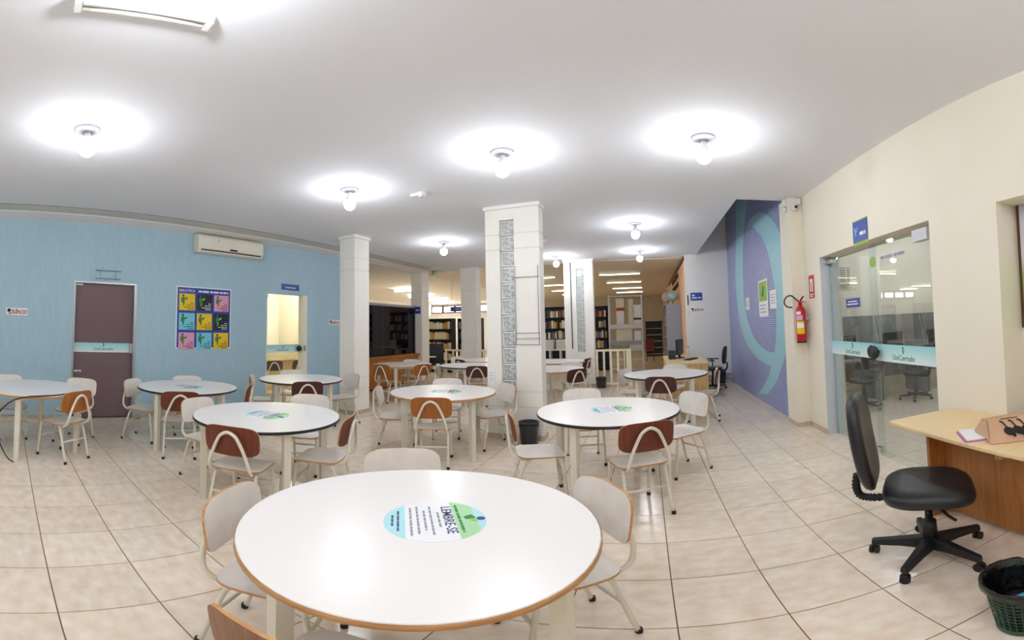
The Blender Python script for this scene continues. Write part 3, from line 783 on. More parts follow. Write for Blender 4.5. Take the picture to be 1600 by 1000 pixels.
M['st_aqua'] = mat('aqua print', (176, 226, 232), .35)
M['st_green'] = mat('pale green print', (166, 216, 160), .35)
TB = {
    'T1': ((-.79, 1.24), 'ply', 79, (.045, .04, -.96), 'largest nearest white round table with plywood edge and LEMBRE-SE sticker'),
    'T2': ((-2.83, 2.10), 'black_edge', 70, (.02, .0, -1.3), 'white round table with black edge just left behind the nearest table'),
    'T3': ((-.37, 3.58), 'black_edge', 66, (.03, .0, -1.2), 'white round table with black edge just right behind the nearest table'),
    'T4': ((-4.67, 2.23), 'black_edge', 25, (.03, .0, -1.3), 'white round table with black edge below the nine-square poster'),
    'T5': ((-2.35, 4.26), 'ply', 65, (.03, .02, -1.2), 'white round table with brown edge left of the large glass-block column'),
    'T6': ((-4.64, 4.08), 'dark_wood', 10, None, 'white round table in front of the bright doorway'),
    'T7': ((.24, 6.11), 'black_edge', 40, None, 'white round table with black edge near the wooden desk and mosaic wall'),
    'T8': ((-4.73, .32), 'ply', 72, None, 'white round table cut off at the left edge of the picture'),
    'T9': ((-4.98, 7.25), 'ply', 20, None, 'greyish round table before the orange counter and dark partition'),
    'T10': ((-3.55, 7.6), 'black_edge', 15, None, 'round table half hidden behind the left side of the large column'),
    'T11': ((-1.78, 7.15), 'ply', 50, None, 'white round table behind the large column on its right'),
    'T12': ((-2.0, 8.75), 'ply', 30, None, 'white round table in front of the farther glass-block column'),
    'T13': ((-3.85, 9.0), 'ply', 30, None, 'white round table farthest back by the slim white column'),
}
for k, (c, e, rot, st, lab) in TB.items():
    table('round_table', lab, c, e, rot, st)

def outline_solid(w, h, n, rings, fn, thick, mats=(0, 1, 2), N=28):
    """superellipse plate: fn(u, v) -> point and normal"""
    b = MB()
    def pt(k, s):
        a = 2 * PI * k / N; c, d = math.cos(a), math.sin(a)
        return (w / 2 * s * math.copysign(abs(c) ** (2 / n), c), h / 2 * s * math.copysign(abs(d) ** (2 / n), d))
    for side, m in ((0, mats[0]), (1, mats[1])):
        vs = [fn(0, 0, side * thick)]
        for s in rings:
            vs += [fn(*pt(k, s), side * thick) for k in range(N)]
        fs = [(0, 1 + k, 1 + (k + 1) % N) for k in range(N)]
        for r in range(len(rings) - 1):
            fs += [(1 + r * N + k, 1 + (r + 1) * N + k, 1 + (r + 1) * N + (k + 1) % N, 1 + r * N + (k + 1) % N) for k in range(N)]
        b.add(vs, fs, m, True)
    e = []
    for side in (0, 1):
        e += [fn(*pt(k, 1), side * thick) for k in range(N)]
    b.add(e, [(k, (k + 1) % N, N + (k + 1) % N, N + k) for k in range(N)], mats[2], False)
    return b
def seat_fn(u, v, t):
    return (u, v + .005, .437 - .012 * math.cos(u / .2 * 1.2) * math.cos(v / .2) - .02 * max(0, (v - .1) / .1) ** 2 + .012 * max(0, (-v - .1) / .1) ** 2 - t)
def back_fn(u, v, t):
    return (u, -.222 - .16 * v + .75 * u * u - t, .675 + v)
seat_me = outline_solid(.40, .39, 5, (.5, .85, 1), seat_fn, .013).mesh('seat', ['seat_lam', 'red_wood', 'ply'])
back_me = {k: outline_solid(.43, .235, 4.2, (.35, .7, 1), back_fn, .012).mesh('backrest', ['seat_lam', k, 'ply']) for k in ('red_wood', 'dark_wood', 'orange_wood', 'tan_wood')}
tb = MB()
half = [(.095, .10, .408), (.12, -.06, .406), (.145, -.165, .412), (.158, -.225, .45), (.148, -.247, .52), (.12, -.251, .60), (.085, -.2585, .68), (.055, -.263, .725)]
path = half + [(0, -.2655, .75)] + [(-x, y, z) for x, y, z in reversed(half)]
sup_me = MB().tube(path, .013, 8, smooth=4).mesh('back_support', ['steel_cream'])
def leg_me(sx, front):
    if front: p = [(sx * .17, .205, .01), (sx * .168, .18, .25), (sx * .166, .165, .37), (sx * .155, .155, .402), (sx * .13, .13, .412)]
    else: p = [(sx * .17, -.235, .01), (sx * .167, -.185, .2), (sx * .165, -.14, .36), (sx * .158, -.115, .4), (sx * .135, -.07, .412)]
    return MB().tube(p, .0128, 8, smooth=3).mesh('leg', ['steel_cream'])
legs_me = [(leg_me(sx, f), (sx * .17, .205 if f else -.237, 0)) for sx in (-1, 1) for f in (1, 0)]
foot_me = MB().lathe([(.0155, 0), (.0168, .005), (.0158, .03)], 10).mesh('foot', ['rubber'])
str_me = [MB().tube([(-.166, y, z), (.166, y, z)], .0105, 8).mesh('stretcher', ['steel_cream']) for y, z in ((-.176, .235), (.181, .24))]
def chair(c, az, wood, label, grp):
    """c = top middle of the backrest on the floor plan, az = facing, degrees from +Y towards +X"""
    a = R(az); fx, fy = math.sin(a), math.cos(a)
    o = thing('school_chair', label, 'chair', (c[0] + fx * .24, c[1] + fy * .24, 0), -a, grp)
    ob('seat', seat_me, o); ob('backrest', back_me[wood], o); ob('back_support', sup_me, o)
    for lm, fp in legs_me:
        l = ob('leg', lm, o); ob('foot', foot_me, l, loc=fp)
    for s_ in str_me: ob('stretcher', s_, o)
    return o
R_, D_, O_ = 'red_wood', 'dark_wood', 'orange_wood'
CH = [
    ((-1.34, 1.94), 143, R_, 'chair with blank white backrest showing above the far rim of the nearest table', 'T1'),
    ((-1.45, .88), 63, R_, 'white-backed chair on the left of the nearest table, seen from its inner side', 'T1'),
    ((-.19, 1.73), -129, R_, 'white-backed chair on the right of the nearest table, seen from its inner side', 'T1'),
    ((-.60, .46), -10, 'tan_wood', 'chair cut off at the bottom edge, only its brown plywood back showing', 'T1'),
    ((-2.48, 1.53), -31, R_, 'reddish-brown chair backing to the viewer at the black-edged table on the left', 'T2'),
    ((-3.66, 1.84), 75, R_, 'white-backed chair at the left side of the black-edged table left of centre', 'T2'),
    ((-2.19, 2.47), -118, R_, 'brown-backed chair seen edge-on right of the left black-edged table', 'T2'),
    ((-3.24, 3.0), 148, R_, 'white-backed chair behind the left black-edged table', 'T2'),
    ((-5.2, 1.65), 50, R_, 'white side-on chair just right of the dark glass door', 'T4'),
    ((-4.06, 1.86), -66, R_, 'brown-backed chair at the near side of the table below the poster', 'T4'),
    ((-5.40, 2.57), 112, R_, 'white chair by the blue wall behind the table below the poster', 'T4'),
    ((-4.27, 2.92), -140, R_, 'brown chair seen edge-on right of the table below the poster', 'T4'),
    ((-5.14, 3.51), 41, D_, 'narrow edge-on chair left of the table at the bright doorway', 'T6'),
    ((-5.41, 4.56), 123, R_, 'white chair back in front of the bright doorway', 'T6'),
    ((-4.14, 3.75), -54, D_, 'dark brown chair backing to the viewer at the table by the bright doorway', 'T6'),
    ((-4.33, 4.93), -165, R_, 'white side-on chair in front of the square cream column', 'T6'),
    ((-3.09, 3.94), 62, R_, 'white side-on chair just right of the square cream column', 'T5'),
    ((-2.16, 3.69), -23, O_, 'orange-brown chair backing to the viewer at the brown-edged table', 'T5'),
    ((-2.76, 5.15), 156, R_, 'white chair behind the brown-edged table left of the large column', 'T5'),
    ((-1.73, 4.87), -138, R_, 'white side-on chair right against the large glass-block column', 'T5'),
    ((-.02, 2.90), -24, R_, 'reddish-brown chair backing to the viewer at the black-edged table on the right', 'T3'),
    ((-1.15, 3.21), 68, R_, 'brown chair seen edge-on beside the black bin, left of the right black-edged table', 'T3'),
    ((-.77, 4.55), 163, R_, 'white chair behind the right black-edged table', 'T3'),
    ((.46, 4.10), -126, R_, 'white-backed chair at the right side of the right black-edged table', 'T3'),
    ((.15, 5.54), 14, D_, 'dark brown chair backing to the viewer at the table near the desk', 'T7'),
    ((.45, 7.03), -160, R_, 'white chair back just before the light wooden desk', 'T7'),
    ((1.02, 6.09), -80, D_, 'brown side-on chair between the round table and the mosaic wall', 'T7'),
    ((-.42, 6.51), 118, R_, 'pale chair at the left end of the table near the desk', 'T7'),
    ((-4.27, .75), -125, O_, 'orange-brown chair with tube frame at the far-left cut-off table', 'T8'),
    ((-5.27, 1.02), 125, R_, 'white chair in front of the dark glass door at the far-left table', 'T8'),
    ((-5.47, .02), 75, R_, 'white chair by the blue wall at the left edge of the picture', 'T8'),
    ((-4.62, -.55), -5, R_, 'chair at the very left edge, only part of its seat showing', 'T8'),
    ((-5.03, 6.55), 4, O_, 'left orange-brown chair at the table before the orange counter', 'T9'),
    ((-4.31, 7.02), -70, O_, 'right orange-brown chair at the table before the orange counter', 'T9'),
    ((-5.25, 8.05), 160, R_, 'white chair behind the table before the orange counter', 'T9'),
    ((-3.14, 7.02), -18, D_, 'dark brown chair left against the large column, backing to the viewer', 'T10'),
    ((-4.07, 7.16), 70, R_, 'white edge-on chair between the counter table and the half hidden table', 'T10'),
    ((-4.75, 9.35), 115, R_, 'white chair at the farthest table by the slim white column', 'T13'),
    ((-4.2, 8.42), 30, D_, 'small dark brown chair at the farthest table by the slim white column', 'T13'),
    ((-1.17, 6.68), -50, D_, 'nearer dark brown chair right of the large column', 'T11'),
    ((-1.53, 7.95), 170, R_, 'white chair between the two tables right of the large column', 'T11'),
    ((-1.52, 8.85), -75, D_, 'farther dark brown chair against the farther glass-block column', 'T12'),
]
GRP = {'T1': 'chairs at the nearest table', 'T2': 'chairs at the left black-edged table', 'T3': 'chairs at the right black-edged table', 'T4': 'chairs at the table below the poster', 'T5': 'chairs at the brown-edged table', 'T6': 'chairs at the doorway table', 'T7': 'chairs at the table by the desk', 'T8': 'chairs at the far-left table'}
for c, az, wd, lab, g in CH:
    tc_ = TB[g][0]; dx, dy = c[0] - tc_[0], c[1] - tc_[1]; dd_ = math.hypot(dx, dy)
    if dd_ < .69: c = (tc_[0] + dx / dd_ * .69, tc_[1] + dy / dd_ * .69)      # the backrest stays clear of the rim
    chair(c, az, wd, lab, GRP.get(g, 'chairs at the far tables'))
# the cable at the far-left table
cb = MB().tube([(-4.3, .72, .757), (-4.17, .55, .757), (-4.1, .38, .757), (-4.08, .22, .745), (-4.1, .06, .68), (-4.17, -.06, .5), (-4.2, -.03, .25), (-4.19, .06, .06), (-4.16, .13, .012)], .007, 6, smooth=6)
cb.build('power_cable', 'rubber', None); tag(bpy.data.objects['power_cable'], 'black power cable hanging off the far-left table to the floor', 'cable')

# ================================================================== RIGHT FOREGROUND: desk, office chair, bag, basket
dk = thing('desk', 'light oak desk with brown panels against the right wall', 'desk', (1.8, 1.4, 0))
# plan of the top: bulging corner at the wall end
top = [(-.28, -1.6), (.29, -1.6), (.29, .62), (.28, .8), (.22, .88), (.12, .91), (-.26, .94), (-.285, .925)]
MB().prism(top, .725, .75).build('desk_top', 'oak', dk, bevel=.004)
MB().box(-.1, .24, .74, .765, 0, .725).build('end_panel', 'teak', dk)
MB().box(.04, .065, -1.55, .74, .02, .725).build('modesty_panel', 'teak', dk)
MB().box(-.16, -.06, .06, .1, .64, .725).build('bracket', 'oak_v', dk)
MB().box(-.06, -.02, .715, .74, .68, .72).build('corner_fitting', 'chrome', dk)
MB().box(-.25, -.2, .05, .4, .71, .725).build('tray_rail', 'oak_v', dk)
of = thing('office_chair', 'black office chair without arms in front of the oak desk', 'chair', (1.36, 1.75, 0), R(-128))
# local +y = facing
def cushion(w, h, n, t, fn, N=32):
    b = MB(); rings = [(0.0, 0), (.6, 0), (.88, .06), (.97, .22), (1, .5), (.97, .78), (.88, .94), (.6, 1), (0.0, 1)]
    vs = []
    for s, d in rings:
        for k in range(N):
            a = 2 * PI * k / N; c_, d_ = math.cos(a), math.sin(a)
            u = w / 2 * s * math.copysign(abs(c_) ** (2 / n), c_); v = h / 2 * s * math.copysign(abs(d_) ** (2 / n), d_)
            vs.append(fn(u, v, d * t))
    fs = [(i * N + k, i * N + (k + 1) % N, (i + 1) * N + (k + 1) % N, (i + 1) * N + k) for i in range(len(rings) - 1) for k in range(N)]
    return b.add(vs, fs, 0, True)
cushion(.50, .50, 3.2, .10, lambda u, v, d: (u, v + .01, .435 + d - .02 * max(0, v / .22) ** 2 * (1 if v > 0 else 0))).build('seat', 'vinyl', of)
cushion(.42, .56, 3.0, .08, lambda u, v, d: (u, -.31 - d + .55 * u * u - .14 * v + .25 * v * v, .785 + v)).build('backrest', 'vinyl', of)
MB().box(-.03, .03, -.387, -.383, .70, .76).build('back_label', 'paper', of)
n_ = 12; bel = []
for k in range(2 * n_ + 1):
    bel.append((k / (2 * n_)))
pth = spline([Vector(p) for p in ((0, -.2, .43), (0, -.30, .425), (0, -.365, .44), (0, -.385, .50), (0, -.375, .58))], 8)
MB().tube(pth, .02, 10, rs=[.026 if i % 2 else .019 for i in range(len(pth))]).build('bellows', 'rubber', of)
MB().box(-.09, .09, -.12, .12, .415, .445).build('seat_plate', 'black_plastic', of)
MB().tube([(.06, .02, .42), (.15, .06, .41), (.2, .1, .385), (.24, .13, .38)], .009, 8, smooth=3).build('lever', 'black_plastic', of)
MB().tube([(.05, -.05, .42), (.12, -.02, .405), (.16, 0, .39)], .008, 8).build('lever', 'black_plastic', of)
MB().lathe([(.045, .08), (.04, .22), (.038, .26), (.022, .262), (.022, .42)], 16).build('gas_lift', 'black_plastic', of)
star = thing('x', '', ''); bpy.data.objects.remove(star)
for k in range(5):
    a = R(47 + 72 * k)
    lg = MB(); v = []
    for rr, wd, z0, z1 in ((.02, .04, .07, .15), (.16, .032, .08, .132), (.325, .022, .07, .108)):
        v += [(rr, -wd, z0), (rr, wd, z0), (rr, wd * .7, z1), (rr, -wd * .7, z1)]
    fs = [(3, 2, 1, 0), (8, 9, 10, 11)]
    for i in (0, 4): fs += [(i, i + 1, i + 5, i + 4), (i + 1, i + 2, i + 6, i + 5), (i + 2, i + 3, i + 7, i + 6), (i + 3, i, i + 4, i + 7)]
    lg.add(v, fs)
    l = lg.build('base_arm', 'black_plastic', of, bevel=.005, rot=(0, 0, a))
    cs = MB()
    for s_ in (-.016, .016):
        cs.tube([(0, s_ - .009, .027), (0, s_ + .009, .027)], .027, 14)
    cs.lathe([(.012, .03), (.012, .075)], 10)
    cs.build('caster', 'rubber', l, loc=(.315, 0, 0), rot=(0, 0, .5 * k))
# kraft bag lying on the desk, papers
pp = thing('paper_stack', 'pink and white papers under the kraft bag on the desk', 'papers', (1.63, 1.63, .75), R(-30))
for k, (mn, z) in enumerate((('paper', 0), ('pink_paper', .006), ('pink_paper', .012), ('paper', .018))):
    MB().box(-.09 + .006 * k, .09 - .004 * k, -.10, .11, z, z + .005).build('sheet', mn, pp)
bg = thing('kraft_bag', 'brown kraft paper bag lying on the desk with black animal print', 'bag', (1.57, 1.46, .752), math.atan2(-.6, .8))
# local x along the lower edge, y away from the viewer
bot = [(0, 0, 0), (.44, 0, 0), (.43, .33, 0), (-.03, .33, 0)]
topq = [(.02, .13, .112), (.43, .12, .125), (.42, .30, .11), (.0, .26, .085)]
MB().add(bot + topq, [(3, 2, 1, 0), (4, 5, 6, 7), (0, 1, 5, 4), (1, 2, 6, 5), (2, 3, 7, 6), (3, 0, 4, 7)]).build('bag_body', 'kraft', bg, bevel=.007)
MB().add([(-.032, .30, .012), (.0, .02, .02), (.012, .14, .1), (-.004, .25, .078), (-.05, .2, .035)], [(0, 1, 4), (1, 2, 4), (2, 3, 4), (3, 0, 4), (0, 3, 2, 1)]).build('gusset', 'kraft', bg)
def onface(s_, t_, off=.002):
    A, B_, C_, D2 = Vector(bot[0]), Vector(bot[1]), Vector(topq[1]), Vector(topq[0])
    p = A.lerp(B_, s_).lerp(D2.lerp(C_, s_), t_)
    nn = (B_ - A).cross(D2 - A).normalized()
    if nn.z < 0: nn = -nn
    return p + nn * off
for s0 in (.24, .36, .48):
    pb = MB(); pts = [onface(s0 + .02 + .075 * math.cos(2 * PI * k / 14), .42 + .16 * math.sin(2 * PI * k / 14) - .4 * .15 * math.cos(2 * PI * k / 14), .009) for k in range(14)]
    pb.add(pts, [tuple(range(14))])
    pb.tube([onface(s0 + .0, .55, .009), onface(s0 - .03, .68, .009), onface(s0 - .06, .80, .009), onface(s0 - .10, .84, .009)], .004, 5, smooth=3)
    pb.tube([onface(s0 + .07, .34, .009), onface(s0 + .08, .2, .009)], .008, 5)
    pb.build('animal_print', 'ink', bg)
MB().tube([onface(.16, .93, .008), onface(.4, .93, .008)], .002, 5).build('print', 'ink', bg)
# green basket
bs = thing('waste_basket', 'green mesh waste basket with black liner at the lower right corner', 'basket', (1.175, .99, 0)); bs.scale = (1.1, 1.1, 1.06)
seg = 28; rows = 11
b = MB()
for k in range(seg):
    a0 = 2 * PI * k / seg
    for s_ in (1,):
        b.tube([(.095 * math.cos(a0), .095 * math.sin(a0), .02), (.128 * math.cos(a0), .128 * math.sin(a0), .285)], .0022, 4)
b.build('ribs', 'bin_green', bs)['kind'] = 'stuff'
b = MB()
for j in range(rows + 1):
    z = .03 + .245 * j / rows; rr = .095 + .033 * (z - .02) / .265
    ring = [(rr * math.cos(2 * PI * k / seg), rr * math.sin(2 * PI * k / seg), z) for k in range(seg + 1)]
    b.tube(ring, .0022, 4)
b.build('hoops', 'bin_green', bs)['kind'] = 'stuff'
MB().lathe([(.09, 0), (.098, .005), (.098, .028), (.092, .03)], 28).build('base', 'bin_green', bs)
b = MB().lathe([(.07, .02), (.088, .03), (.116, .25), (.126, .285), (.137, .295), (.142, .285), (.14, .255), (.134, .25)], 36, cap=False)
for v_i, v_ in enumerate(b.v):
    jx = 1 + .02 * math.sin(v_i * 1.7) + .012 * math.sin(v_i * 4.1)
    b.v[v_i] = (v_[0] * jx, v_[1] * jx, v_[2] + .004 * math.sin(v_i * 2.3))
b.build('liner', 'bag_black', bs)
bt = MB().lathe([(.03, 0), (.034, .02), (.034, .11), (.02, .14), (.014, .16)], 14)
o = bt.build('plastic_bottle', 'bottle_blue', None, loc=(1.15, .99, .16), rot=(R(55), 0, R(30))); tag(o, 'blue plastic bottle lying inside the green waste basket', 'bottle')
MB().lathe([(.085, .0), (.1, .04), (.09, .09), (.04, .13), (.01, .135)], 14).build('crumpled_rubbish', 'bag_black', bs, loc=(0, 0, .05))
# black bins
def bin_(name, label, loc, r, h):
    o = thing(name, label, 'bin', loc)
    MB().lathe([(r * .82, 0), (r * .84, .01), (r, h - .02), (r * 1.05, h - .015), (r * 1.05, h), (r * .95, h), (r * .8, .02), (.01, .02)], 28, cap=False).build('bucket', 'bin_black', o)
    MB().lathe([(r * 1.02, h - .06), (r * 1.045, h - .055), (r * 1.045, h - .045), (r * 1.02, h - .04)], 28, cap=False).build('rim_band', 'bin_black', o)
    return o
bin_('waste_bin', 'black plastic bin against the foot of the large glass-block column', (-1.50, 4.90, 0), .125, .30)
bin_('waste_bin', 'small black bin in front of the cream railing', (-1.16, 9.74, 0), .125, .26)
bin_('waste_bin', 'small dark bin at the foot of the far white wall', (1.72, 9.68, 0), .1, .3)

# ================================================================== FAR RIGHT: desk, computer, railing, shelves
fd = thing('reception_desk', 'light wooden desk with plank front near the far white wall', 'desk', (.72, 8.55, 0))
MB().box(-.40, .40, -.95, .95, .72, .75).build('desk_top', 'oak', fd)
for k in range(6):
    MB().box(-.385 + .128 * k, -.385 + .128 * k + .122, -.93, -.91, .02, .72).build('plank', 'oak_v', fd)
for k in range(8):
    MB().box(-.39, -.37, -.9 + .22 * k, -.9 + .22 * k + .214, .02, .72).build('plank', 'oak_v', fd)
mo = thing('monitor', 'black computer monitor on the far wooden desk', 'monitor', (.66, 8.75, .75), R(70))
MB().box(-.24, .24, -.02, .02, .08, .40).build('screen', 'black_plastic', mo, bevel=.005)
MB().box(-.03, .03, -.015, .03, .02, .12).build('stand', 'black_plastic', mo); MB().lathe([(.11, 0), (.1, .015), (.02, .022)], 18).build('foot', 'black_plastic', mo)
o = thing('computer_tower', 'small black computer case beside the monitor', 'computer', (.48, 8.6, .75))
MB().box(-.07, .07, -.16, .16, 0, .17).build('case', 'black_plastic', o, bevel=.006); MB().box(-.05, .05, -.163, -.16, .1, .14).build('drive_slot', 'steel_dark', o)
o = thing('keyboard', 'dark keyboard on the far wooden desk', 'keyboard', (.85, 8.25, .75), R(60))
MB().box(-.2, .2, -.07, .07, 0, .02).build('tray', 'black_plastic', o, bevel=.004); MB().box(-.185, .185, -.055, .055, .02, .026).build('keys', 'steel_dark', o)
o = thing('water_bottle', 'clear white bottle behind the monitor', 'bottle', (.88, 9.1, .75))
MB().lathe([(.035, 0), (.037, .14), (.015, .18), (.013, .2)], 12).build('body', 'carton_white', o); MB().lathe([(.016, .2), (.016, .22)], 10).build('cap', 'blue_sign', o)
# second office chair at the far desk
def small_office(loc, rz, label, grp=None):
    o = thing('swivel_chair', label, 'chair', loc, rz, grp)
    cushion(.44, .43, 3, .07, lambda u, v, d: (u, v, .43 + d), 20).build('seat', 'vinyl', o)
    cushion(.40, .40, 3, .06, lambda u, v, d: (u, -.26 - d + .5 * u * u - .1 * v, .76 + v), 20).build('backrest', 'vinyl', o)
    MB().tube([(0, -.1, .42), (0, -.3, .44), (0, -.33, .6)], .02, 8, smooth=4).build('back_bar', 'black_plastic', o)
    for s_ in (-1, 1):
        MB().tube([(s_ * .2, .05, .44), (s_ * .26, .05, .5), (s_ * .26, .05, .64), (s_ * .25, .16, .66), (s_ * .25, -.1, .66)], .014, 6).build('armrest', 'black_plastic', o)
    MB().lathe([(.04, .07), (.035, .25), (.02, .26), (.02, .43)], 10).build('gas_lift', 'black_plastic', o)
    for k in range(5):
        a = R(72 * k)
        l = MB().bar((0, 0, .09), (.28, 0, .075), .035, .03).build('base_arm', 'black_plastic', o, rot=(0, 0, a))
        MB().tube([(.28, -.02, .026), (.28, .02, .026)], .026, 10).build('caster', 'rubber', l)
    return o
small_office((1.38, 8.9, 0), R(70), 'black swivel chair with arms behind the far wooden desk')
pip = thing('wall_pipes', 'pair of grey pipes low along the far white wall', 'pipe', (0, 9.83, 0))
for z in (.10, .2): MB().tube([(1.2, 0, z), (1.98, 0, z)], .02, 8).build('pipe', 'steel_grey', pip)
o = thing('light_switch', 'small light switch plates on the edge of the far white wall', 'switch', mw=frame((.99, 9.848, 1.75), 'back'))
MB().box(-.03, .03, -.05, .05, 0, .01).build('plate', 'lamp_white', o, bevel=.002); MB().box(-.015, .015, .18, .42, 0, .012).build('dark_strip', 'steel_dark', o)
# cream railing
rl = thing('cream_railing', 'low cream railing of square balusters beside the farther column', 'railing', (-.88, 9.9, 0))
MB().box(-.42, .45, -.03, .03, .87, .92).build('top_rail', 'rail_cream', rl); MB().box(-.42, .28, -.025, .025, .05, .1).build('bottom_rail', 'rail_cream', rl)
for k in range(5): MB().box(-.41 + .17 * k, -.36 + .17 * k, -.02, .02, 0 if k in (0, 4) else .1, .87).build('baluster', 'rail_cream', rl)
MB().box(.30, .45, -.02, .02, 0, .87).build('end_panel', 'rail_cream', rl)
rl2 = thing('cream_railing', 'low cream railing behind the farthest table by the slim column', 'railing', (-5.1, 10.6, 0))
MB().box(-.65, 1.1, -.03, .03, .85, .9).build('top_rail', 'rail_cream', rl2); MB().box(-.65, 1.1, -.02, .02, .05, .1).build('bottom_rail', 'rail_cream', rl2)
for k in range(8): MB().box(-.65 + .24 * k, -.60 + .24 * k, -.02, .02, 0, .85).build('baluster', 'rail_cream', rl2)

# ---- bookshelves
NB = [0]; SH = {}
NTH = ['leftmost', 'second', 'third', 'fourth', 'fifth', 'sixth', 'seventh', 'eighth', 'ninth', 'tenth', 'eleventh', 'twelfth', 'thirteenth', 'fourteenth', 'fifteenth', 'sixteenth']
ORD = ['bottom', 'second', 'third', 'fourth', 'fifth', 'sixth']
def bookcase(name, label, short, x, y, rz, W, D, levels, metal, fills, back=True, grpname=None, side='steel_grey', hmax=.27):
    """fills: per level None | 'books' | 'cream' ; books stand as things of their own"""
    o = thing(name, label, 'bookshelf', (x, y, 0), rz)
    top = levels[-1] + .36
    for s_ in (-1, 1): MB().box(s_ * W / 2 - .012, s_ * W / 2 + .012, -D / 2, D / 2, 0, top).build('side_panel', side, o)
    for z in list(levels) + [top]: MB().box(-W / 2 + .012, W / 2 - .012, -D / 2, D / 2, z - .02, z).build('shelf', metal, o)
    if back: MB().box(-W / 2 + .012, W / 2 - .012, D / 2 - .01, D / 2, 0, top).build('back_panel', 'steel_dark', o)
    cs, sn = math.cos(rz), math.sin(rz)
    rr = random.Random(int(x * 100) + int(y * 10))
    for li, (z, fl_) in enumerate(zip(levels, fills)):
        if not fl_: continue
        u = -W / 2 + .03
        while u < W / 2 - .1:
            t_ = rr.uniform(.045, .085) if fl_ == 'books' else rr.uniform(.065, .1)
            h_ = rr.uniform(.19, hmax); dd = rr.uniform(.15, .2)
            if u + t_ > W / 2 - .02: break
            if rr.random() < .06: u += t_; continue
            cnm = rr.choice(BOOKC)[0] if fl_ == 'books' else rr.choice(['cream', 'tan', 'cream', 'white', 'ochre'])
            wx = x + cs * (u + t_ / 2) - sn * (-D / 2 + .02 + dd / 2); wy = y + sn * (u + t_ / 2) + cs * (-D / 2 + .02 + dd / 2)
            bk_ = MB().box(-t_ / 2 + .001, t_ / 2 - .001, -dd / 2, dd / 2, 0, h_).build('book', 'book_' + cnm, None, loc=(wx, wy, z), rot=(0, 0, rz))
            SH.setdefault((cnm, ORD[li], short), []).append((u, bk_))
            NB[0] += 1
            u += t_
    return o
bookcase('bookshelf', 'bookshelf of cream volumes right of the grey-white column', 'the cream volume case', -7.0, 12.5, 0, 1.1, .3, (.08, .42, .78, 1.14, 1.5), 'steel_dark', ('cream', 'cream', 'cream', 'cream', 'cream'), side='steel_dark')
bookcase('bookshelf', 'dark shelf of mixed books left of the slim white column', 'the dark case', -5.98, 12.9, 0, .85, .3, (.08, .42, .78, 1.14, 1.5), 'steel_dark', (None, 'books', 'books', 'books', 'books'), side='steel_dark')
bookcase('bookshelf', 'colourful bookshelf seen between the two glass-block columns', 'the case between columns', -3.1, 13.6, 0, 1.2, .3, (.42, .76, 1.1, 1.45, 1.82), 'steel_dark', (None, None, 'books', 'books', 'books'))
bookcase('bookshelf', 'bookshelf between the farther glass-block column and the grey rack', 'the case beside the rack', -1.62, 13.7, 0, .62, .3, (.08, .42, .76, 1.1, 1.45, 1.8), 'steel_dark', (None, None, 'books', 'books', 'books', 'books'), side='steel_dark')
bookcase('bookshelf', 'bookshelf along the right wall ending in a grey panel', 'the grey panel case', .73, 12.35, R(-90), 1.7, .42, (.08, .42, .76, 1.1, 1.45, 1.7), 'steel_grey', (None, None, None, 'books', 'books', 'books'), side='steel_blue', back=True)
bookcase('bookshelf', 'dark empty shelf at the very back of the aisle', 'the dark empty shelf', .27, 19.2, 0, .75, .35, (.1, .4, .7, 1.0, 1.3), 'steel_grey', (None, None, None, None, None), side='steel_dark')
bookcase('bookshelf', 'bookshelf sliver between the slim column and the large column', 'the half hidden case', -4.8, 14.0, 0, .9, .3, (.42, .78, 1.14, 1.5), 'steel_dark', (None, None, 'books', 'cream'), side='steel_dark')
for (cnm, lev, short), L_ in SH.items():
    for k, (u, bk_) in enumerate(sorted(L_, key=lambda q: q[0])):
        if len(L_) == 1: lab = 'only %s book on the %s shelf of %s' % (cnm, lev, short)
        else: lab = '%s %s book on the %s shelf of %s' % (NTH[min(k, 15)] + ('' if k == 0 else ' from left'), cnm, lev, short)
        tag(bk_, lab, 'book', 'books of ' + short)
# white stacked magazines on a low white shelf between the columns
lw = thing('low_shelf', 'low white shelf with open boxes behind the table between the glass-block columns', 'shelf', (-3.0, 12.9, 0))
MB().box(-.5, .5, -.15, .15, .74, .77).build('top_board', 'paper', lw); MB().box(-.5, .5, -.15, .15, .42, .45).build('shelf', 'paper', lw)
for x in (-.5, -.17, .17, .47): MB().box(x, x + .03, -.15, .15, 0, .74).build('upright', 'paper', lw)
for sx, lab in ((-.2, 'left'), (.22, 'right')):
    o = thing('magazine_stack', lab + ' stack of white magazines on the low white shelf', 'magazines', (-3.0 + sx, 12.9, .77))
    for k in range(8):
        MB().box(-.17 + .006 * (k % 3), .17 - .004 * (k % 2), -.12, .12, .04 * k, .04 * k + .036).build('magazine', 'carton_white', o)
